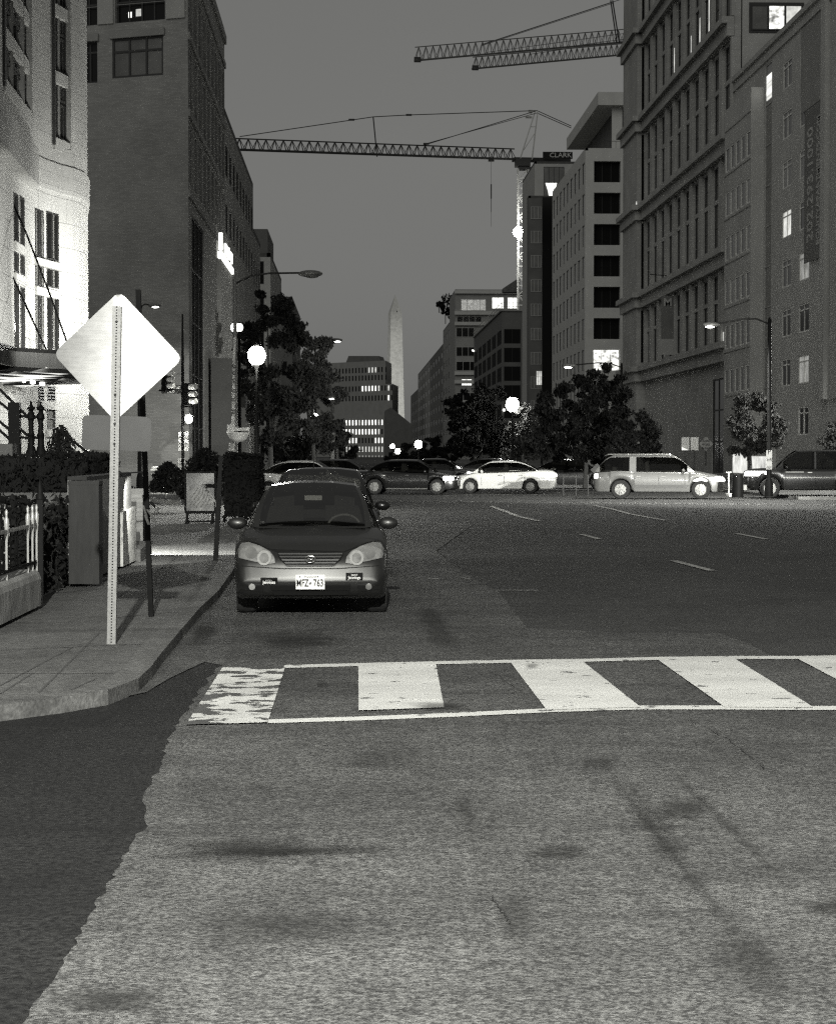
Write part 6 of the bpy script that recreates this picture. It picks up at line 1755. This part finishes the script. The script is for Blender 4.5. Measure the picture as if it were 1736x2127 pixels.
# --- parked compact saloon facing the camera
def front_details(t, bvh, P_):
    H = lambda pts: [(x, 0, z) for x, z in pts]
    mat('lamp_reflector', .2, .5, .35, 9, metal=.0, spec=.5); mat('lamp_bulb', .34, .3, .1, 30)
    for s in (-1, 1):
        pl = [(s * .38, .60), (s * .44, .59), (s * .60, .615), (s * .78, .65), (s * .80, .74), (s * .76, .80), (s * .68, .81), (s * .55, .775), (s * .44, .72), (s * .39, .66)]
        hl = patch(t, bvh, H(pl if s > 0 else pl[::-1]), 'headlight', M['lamp_reflector'], eps=.010)
        for (cx_, cz_, r, mm, nm, e) in ((s * .50, .652, .078, 'lamp_bulb', 'reflector_ring', .018), (s * .50, .652, .050, 'lamp_reflector', 'bulb', .024), (s * .645, .705, .062, 'rim_blur', 'high_beam', .016)):
            patch(t, bvh, [(cx_ + r * cos(k * pi / 8), 0, cz_ + r * sin(k * pi / 8)) for k in range(16)], nm, M[mm], eps=e, cuts=1, parent=hl)
    g = patch(t, bvh, H([(-.36, .70), (.36, .70), (.33, .64), (.26, .575), (-.26, .575), (-.33, .64)]), 'grille', M['ink'], eps=.012)
    for z, w in ((.692, .35), (.662, .335), (.632, .31), (.602, .28)):
        patch(t, bvh, H([(-w, z + .008), (w, z + .008), (w - .01, z - .008), (-w + .01, z - .008)]), 'grille_bar', M['bar_grey'], eps=.03, cuts=3, parent=g)
    patch(t, bvh, H([(-.28, .580), (.28, .580), (.25, .570), (-.25, .570)]), 'grille_bar', M['bar_grey'], eps=.03, cuts=3, parent=g)
    # emblem: oval ring with inner ovals
    q = MB(); y = -.035
    def oval(cx_, cz_, rx, rz_, w):
        q.tube([(cx_ + rx * cos(k * pi / 12), y, cz_ + rz_ * sin(k * pi / 12)) for k in range(25)], w, 5, cap=False)
    oval(0, .648, .055, .038, .005); oval(0, .662, .036, .014, .004); oval(0, .650, .014, .032, .004)
    q.build('emblem', M['chrome'], t, smooth=True)
    patch(t, bvh, H([(-.74, .82), (-.60, .80), (-.42, .735), (-.36, .712), (.36, .712), (.42, .735), (.60, .80), (.74, .82), (.74, .828), (.60, .808), (.42, .743), (.36, .720), (-.36, .720), (-.42, .743), (-.60, .808), (-.74, .828)]), 'bonnet_seam', M['ink'], eps=.004, cuts=2)
    # bumper break lines, lower intakes
    patch(t, bvh, H([(-.80, .575), (-.3, .545), (.3, .545), (.80, .575), (.80, .568), (.3, .536), (-.3, .536), (-.80, .568)]), 'bumper_seam', M['ink'], eps=.004, cuts=3)
    patch(t, bvh, H([(-.44, .365), (.44, .365), (.42, .305), (-.42, .305)]), 'air_intake', M['ink'], eps=.008, cuts=4)
    patch(t, bvh, H([(-.43, .292), (.43, .292), (.38, .245), (-.38, .245)]), 'air_intake', M['ink'], eps=.008, cuts=4)
    patch(t, bvh, H([(-.52, .238), (.52, .238), (.50, .222), (-.50, .222)]), 'bumper_lip', M['lamp_reflector'], eps=.014, cuts=3)
    for s in (-1, 1):
        pl = [(s * .50, .37), (s * .76, .40), (s * .76, .315), (s * .52, .285)]
        f = patch(t, bvh, H(pl), 'fog_lamp_recess', M['plastic_black'], eps=.008, cuts=3)
        patch(t, bvh, [(s * .63 + .035 * cos(k * pi / 6), 0, .345 + .035 * sin(k * pi / 6)) for k in range(12)], 'fog_lamp', M['lamp_bulb'] if s < 0 else M['rim_blur'], eps=.014, cuts=1, parent=f)
    # plate
    q = MB(); yp = -.028; q.box((.0, yp, .40), (.31, .012, .158)); pl = q.build('number_plate', M['sign_white'], t)
    text('MFZ', .112, M['ink'], pl, (-.083, yp - .008, .385), (1, 0, 0), (0, 0, 1), 'plate_number', .001, squeeze=.62, bold=.0015)
    text('763', .112, M['ink'], pl, (.088, yp - .008, .385), (1, 0, 0), (0, 0, 1), 'plate_number', .001, squeeze=.66, bold=.0015)
    text('Maryland', .034, mat('ink_grey', .12, .6, 0), pl, (0, yp - .008, .456), (1, 0, 0), (0, 0, 1), 'plate_state', .001)
    q = MB(); q.box((0, yp - .007, .385), (.022, .002, .03), M=Matrix.Rotation(pi / 4, 3, 'Y')); q.build('plate_crest', M['ink_grey'], pl)
    for x in (-.11, .08):
        q = MB(); q.ball((x, yp - .008, .458), .008, 4); q.build('plate_bolt', M['ink'], pl)
    # stickers
    for x, z in ((-.445, .405), (.475, .455)):
        st_ = patch(t, bvh, H([(x - .092, z - .04), (x + .092, z - .04), (x + .092, z + .04), (x - .092, z + .04)]), 'bumper_sticker', M['ink'], eps=.010, cuts=3)
        h = bvh.ray_cast(V(x, -3, z), V(0, 1, 0), 8); h1 = bvh.ray_cast(V(x - .08, -3, z), V(0, 1, 0), 8); h2 = bvh.ray_cast(V(x + .08, -3, z), V(0, 1, 0), 8)
        if h[0]:
            rv = (h2[0] - h1[0]); yy_ = min(h[0].y, (h1[0].y + h2[0].y) / 2)
            text('Jason', .033, M['sign_white'], st_, (x, yy_ - .034, z + .020), rv, (0, 0, 1), 'sticker_lettering', .001)
            text('Jennings', .046, M['sign_white'], st_, (x, yy_ - .030, z - .012), rv, (0, 0, 1), 'sticker_lettering', .001, squeeze=.9, bold=.0008)
    # wipers, hood seam, aerial, interior mirror, steering wheel
    q = MB()
    for x0, x1 in ((-.50, .02), (.08, .56)):
        q.bar((x0, .98, .965), (x1, 1.10, 1.0), .016)
    q.build('wiper', M['ink'], t)
    q = MB(); q.bar((-.60, .95, .955), (.60, .95, .955), .05, .02); q.build('cowl', M['ink'], t)
    q = MB(); q.box((.0, 1.70, 1.27), (.20, .03, .055)); q.build('rear_view_mirror', mat('mirror_glint', .9, .3, 0), t)
    q = MB(); q.tube([(.36 + .19 * cos(k * pi / 16), 1.45 + .04 * sin(k * pi / 16), .93 + .15 * sin(k * pi / 16)) for k in range(33)], .016, 6, cap=False); q.build('steering_wheel', mat('wheel_grey', .4, .6, .1, 5), t, smooth=True)
    q = MB(); q.bar((.0, 1.9, 1.46), (.0, 1.96, 1.78), .007); q.build('aerial', M['ink'], t)
body_c = [(0, .66), (.1, .72), (.25, .775), (.5, .84), (.8, .90), (1.05, .945), (1.6, .955), (3.4, .97), (3.9, .98), (4.35, .94), (4.5, .90)]
pk, pk_bvh = car('parked_car', 'compact saloon parked nose first at the kerb with two bumper stickers', 'car', 4.5, 1.70, body_c, .955, (1.0, 1.72, 3.0, 3.85), 1.42, (.86, 3.46), .31, .20, 'paint_champagne', roof_w=.64,
    nose=[(0, .36, .385), (.024, .31, .545), (.06, .25, .63), (.2, .21, .74)], wtab=[(0, .84), (.02, .89), (.06, .925), (.12, .95), (.25, .975), (.5, .995), (.9, 1.0), (3.5, 1.0), (4.0, .96), (4.3, .90), (4.44, .82), (4.5, .72)], pillars=((2.30, 2.40),), extras=front_details, rim='rim', crown=.03, bow=.075)
pc_ = P(644, 940, 21.55)
pk.location = (pc_.x, pc_.y, 0); pk.rotation_euler.z = 0
pk.location.z = .004
# --- dark car parked behind it
b2, _ = car('parked_car', 'dark car parked right behind the compact saloon with stickers', 'car', 4.6, 1.78, [(0, .70), (.2, .80), (.8, .92), (1.1, .97), (3.8, 1.0), (4.3, .96), (4.6, .9)], .98, (1.0, 1.7, 3.1, 3.9), 1.53, (.88, 3.55), .32, .2, 'paint_black', roof_w=.66, rim='rim')
p2 = P(664, 940, 28.2); b2.location = (p2.x, p2.y, .004)
# --- moving cars on the avenue
def headlamp_patch(t, bvh, L, W, z0, z1, ext=.35, front=True, on=True, y0=0):
    for s in (-1, 1):
        if front: pl = [(s * .5 * .55 * W, 0, z0), (s * W * .49, 0, z0), (s * W * .49, 0, z1), (s * .5 * .62 * W, 0, z1)]
        else: pl = [(s * .5 * .62 * W, L, z0), (s * W * .49, L, z0), (s * W * .49, L, z1), (s * .5 * .62 * W, L, z1)]
        patch(t, bvh, pl, 'headlight' if front else 'tail_light', M['headlight_on' if (front and on) else 'taillight_on' if on else 'rim_blur'], dirv=(0, 1, 0) if front else (0, -1, 0), eps=.01, cuts=3)
def side_lamp(t, bvh, W, ya_, yb_, z0, z1, m, name):
    for s in (-1, 1): patch(t, bvh, [(0, ya_, z0), (0, yb_, z0), (0, yb_, z1), (0, ya_, z1)], name, m, dirv=(-s, 0, 0), eps=.008, cuts=2)
def trim(t, bvh, L, W, z, m, y0, y1, h=.03, name='side_trim'):
    for s in (-1, 1): patch(t, bvh, [(0, y0, z), (0, y1, z), (0, y1, z + h), (0, y0, z + h)], name, m, dirv=(-s, 0, 0), eps=.01, cuts=4)
def seams(t, bvh, ys_, z0, z1):
    for y in ys_:
        for s in (-1, 1): patch(t, bvh, [(0, y, z0), (0, y + .014, z0), (0, y + .014, z1), (0, y, z1)], 'door_seam', M['ink'], dirv=(-s, 0, 0), eps=.003, cuts=2)
def handles(t, bvh, ys_, z, m):
    for y in ys_:
        for s in (-1, 1): patch(t, bvh, [(0, y, z), (0, y + .17, z), (0, y + .17, z + .03), (0, y, z + .03)], 'door_handle', m, dirv=(-s, 0, 0), eps=.03, cuts=2)
def put(t, px, py, d, facing, L, scale=(1, 1, 1), yaw=0):
    """centre of the car at pixel column px, depth d; facing 'L' or 'R' along the avenue"""
    c = P(px, 940, d); ang = MA * .45 + yaw
    # local +y is nose->tail; facing R: nose to +x
    rz = (pi / 2 - ang) if facing == 'L' else (-pi / 2 - ang)
    if facing == 'L': dv = V(-sin(rz), cos(rz), 0)      # local y in world
    t.rotation_euler.z = rz if facing == 'R' else rz
    m = Matrix.Rotation(t.rotation_euler.z, 3, 'Z'); ctr = m @ V(0, L / 2 * scale[1], 0)
    t.location = (c.x - ctr.x, c.y - ctr.y, .006); t.scale = scale
# facing check: rz=+pi/2 sends local +y (tail) to -x  => nose right ; rz=-pi/2 => tail right, nose left
def put2(t, px, d, nose, L, yaw=0, sc3=(1, 1, 1)):
    rz = (pi / 2 - MA * .45 + yaw) if nose == 'R' else (-pi / 2 - MA * .45 + yaw)
    c = P(px, 940, d); m = Matrix.Rotation(rz, 3, 'Z'); ctr = m @ V(0, L / 2 * sc3[1], 0)
    t.rotation_euler.z = rz; t.location = (c.x - ctr.x, c.y - ctr.y, .006); t.scale = sc3
# silver estate / crossover, nose right
def ex_suv(t, bvh, P_):
    headlamp_patch(t, bvh, 5.1, 1.85, .70, .84); side_lamp(t, bvh, 1.85, .12, .42, .72, .85, M['headlight_on'], 'headlight_side')
    side_lamp(t, bvh, 1.85, 4.9, 5.05, .80, .98, M['taillight_on'], 'tail_light'); trim(t, bvh, 5.1, 1.85, .42, mat('clad', .10, .5, .1, 5), 1.35, 3.55, .13, 'sill_cladding')
    seams(t, bvh, (1.55, 2.55, 3.5), .45, 1.0); handles(t, bvh, (2.3, 3.25), .86, M['chrome'])
    q = MB()
    for x in (-.58, .58): q.tube([(x, 2.0, 1.68), (x, 2.15, 1.73), (x, 4.5, 1.73), (x, 4.65, 1.66)], .022, 6)
    q.build('roof_rack', M['rim'], t, smooth=True)
suv, _ = car('estate_car', 'silver estate car with roof rails crossing the junction, headlights on', 'car', 5.1, 1.85, [(0, .76), (.2, .86), (.9, .99), (1.3, 1.06), (2, 1.07), (4.6, 1.10), (5.0, 1.06), (5.1, 1.0)], 1.07, (1.2, 1.95, 4.35, 5.02), 1.66, (.95, 4.02), .37, .26, 'paint_silver', roof_w=.68, pillars=((3.40, 3.66),), extras=ex_suv, nose=[(0, .42, .72), (.03, .34, .80), (.08, .30, .84), (.2, .27, .88)])
put2(suv, 1369, 78.0, 'R', 5.1)
def ex_sed(t, bvh, P_):
    side_lamp(t, bvh, 1.8, .10, .45, .60, .74, M['rim_blur'], 'headlight_side'); side_lamp(t, bvh, 1.8, 4.2, 4.55, .74, .90, M['taillight_on'], 'tail_light'); headlamp_patch(t, bvh, 4.6, 1.8, .74, .90, front=False)
    seams(t, bvh, (1.35, 2.35, 3.25), .36, .88); handles(t, bvh, (2.1, 3.0), .78, M['rim_blur'])
sed_body = [(0, .66), (.2, .72), (.6, .80), (1.1, .90), (1.6, .93), (3.4, .97), (3.9, 1.0), (4.4, .98), (4.6, .92)]
sed, _ = car('saloon_car', 'bright white saloon crossing the junction nose left', 'car', 4.6, 1.8, sed_body, .93, (.95, 1.75, 2.85, 3.95), 1.40, (.85, 3.5), .31, .19, 'paint_white', roof_w=.62, extras=ex_sed)
put2(sed, 1048, 88.5, 'L', 4.6)
blk, _ = car('saloon_car', 'black saloon with glowing headlights just left of the white one', 'car', 4.7, 1.8, [(0, .68), (.2, .74), (.6, .82), (1.1, .92), (1.6, .95), (3.4, .99), (4.4, .98), (4.7, .92)], .95, (1.0, 1.8, 3.0, 4.0), 1.46, (.9, 3.6), .33, .19, 'paint_black', roof_w=.62, extras=lambda t, b, p: (side_lamp(t, b, 1.8, .06, .62, .62, .78, M['headlight_on'], 'headlight'), trim(t, b, 4.7, 1.8, .95, M['chrome'], 1.4, 3.6, .02), trim(t, b, 4.7, 1.8, .22, M['rim'], 1.3, 3.2, .05), handles(t, b, (2.1, 3.1), .8, M['chrome'])))
put2(blk, 843, 86.5, 'R', 4.7)
wc, _ = car('saloon_car', 'white car seen behind the parked car roof, nose right', 'car', 4.6, 1.8, sed_body, .93, (.95, 1.75, 2.85, 3.95), 1.44, (.85, 3.5), .31, .19, 'paint_white', roof_w=.62, extras=None)
put2(wc, 628, 80, 'R', 4.6)
dk, _ = car('saloon_car', 'dark car half hidden behind the left white car', 'car', 4.6, 1.8, sed_body, .93, (.95, 1.75, 2.85, 3.95), 1.46, (.85, 3.5), .31, .19, 'paint_dark', roof_w=.62, extras=lambda t, b, p: trim(t, b, 4.6, 1.8, .86, M['chrome'], 1.0, 1.6, .03))
put2(dk, 700, 90, 'R', 4.6)
def ex_blk(t, bvh, P_):
    headlamp_patch(t, bvh, 5.3, 2.0, .88, 1.06); side_lamp(t, bvh, 2.0, .04, .26, .90, 1.02, M['headlight_on'], 'headlight_side')
    trim(t, bvh, 5.3, 2.0, .80, M['chrome'], 1.5, 5.0, .03); trim(t, bvh, 5.3, 2.0, 1.02, M['chrome'], 1.6, 2.3, .025, 'window_trim'); trim(t, bvh, 5.3, 2.0, 1.15, M['chrome'], 2.4, 3.6, .025, 'window_trim'); seams(t, bvh, (1.6, 2.75, 3.8), .45, 1.12); handles(t, bvh, (2.45, 3.6), 1.0, M['chrome'])
    q = MB()
    for k in range(7): q.box((-.42 + k * .14, -.02, .74), (.07, .03, .30))
    q.build('grille_bars', M['chrome'], t); q = MB(); q.box((0, .03, .42), (1.7, .16, .2)); q.build('bumper', M['rim_blur'], t)
bs, _ = car('suv', 'big black sport utility car entering from the right edge, headlights on', 'car', 5.3, 2.0, [(0, 1.05), (.2, 1.10), (.9, 1.14), (1.4, 1.18), (4.9, 1.2), (5.3, 1.15)], 1.18, (1.25, 2.05, 4.7, 5.25), 1.86, (1.0, 4.05), .40, .32, 'paint_black', roof_w=.74, pillars=((2.7, 2.8), (3.8, 3.95)), extras=ex_blk, nose=[(0, .50, 1.0), (.03, .46, 1.04), (.08, .42, 1.06), (.2, .36, 1.09)])
put2(bs, 1685, 79, 'L', 5.3)
pr_, _ = car('saloon_car', 'dark car parked beyond the bike rails, a glow painted on its nose', 'car', 4.6, 1.8, sed_body, .93, (.95, 1.75, 2.85, 3.95), 1.42, (.85, 3.5), .31, .19, 'paint_dark', roof_w=.62, extras=lambda t, b, p: side_lamp(t, b, 1.8, .06, .5, .6, .76, M['lit_mid'], 'headlight'))  # glowing patch stands for light caught by the nose
put2(pr_, 1180, 101, 'R', 4.6)
# more cars farther down the street, mostly lights
for i, (px, d, nose, lab, pm) in enumerate(((905, 108, 'R', 'dark car beyond the black saloon, half hidden by it', 'paint_dark'), (1020, 112, 'R', 'car waiting beyond the white saloon roof', 'paint_dark'))):
    o_, _ = car('saloon_car', lab, 'car', 4.6, 1.8, sed_body, .93, (.95, 1.75, 2.85, 3.95), 1.44, (.85, 3.5), .31, .19, pm, roof_w=.62, extras=lambda t, b, p: side_lamp(t, b, 1.8, .06, .5, .62, .78, M['headlight_on'], 'headlight'))
    put2(o_, px, d, nose, 4.6)
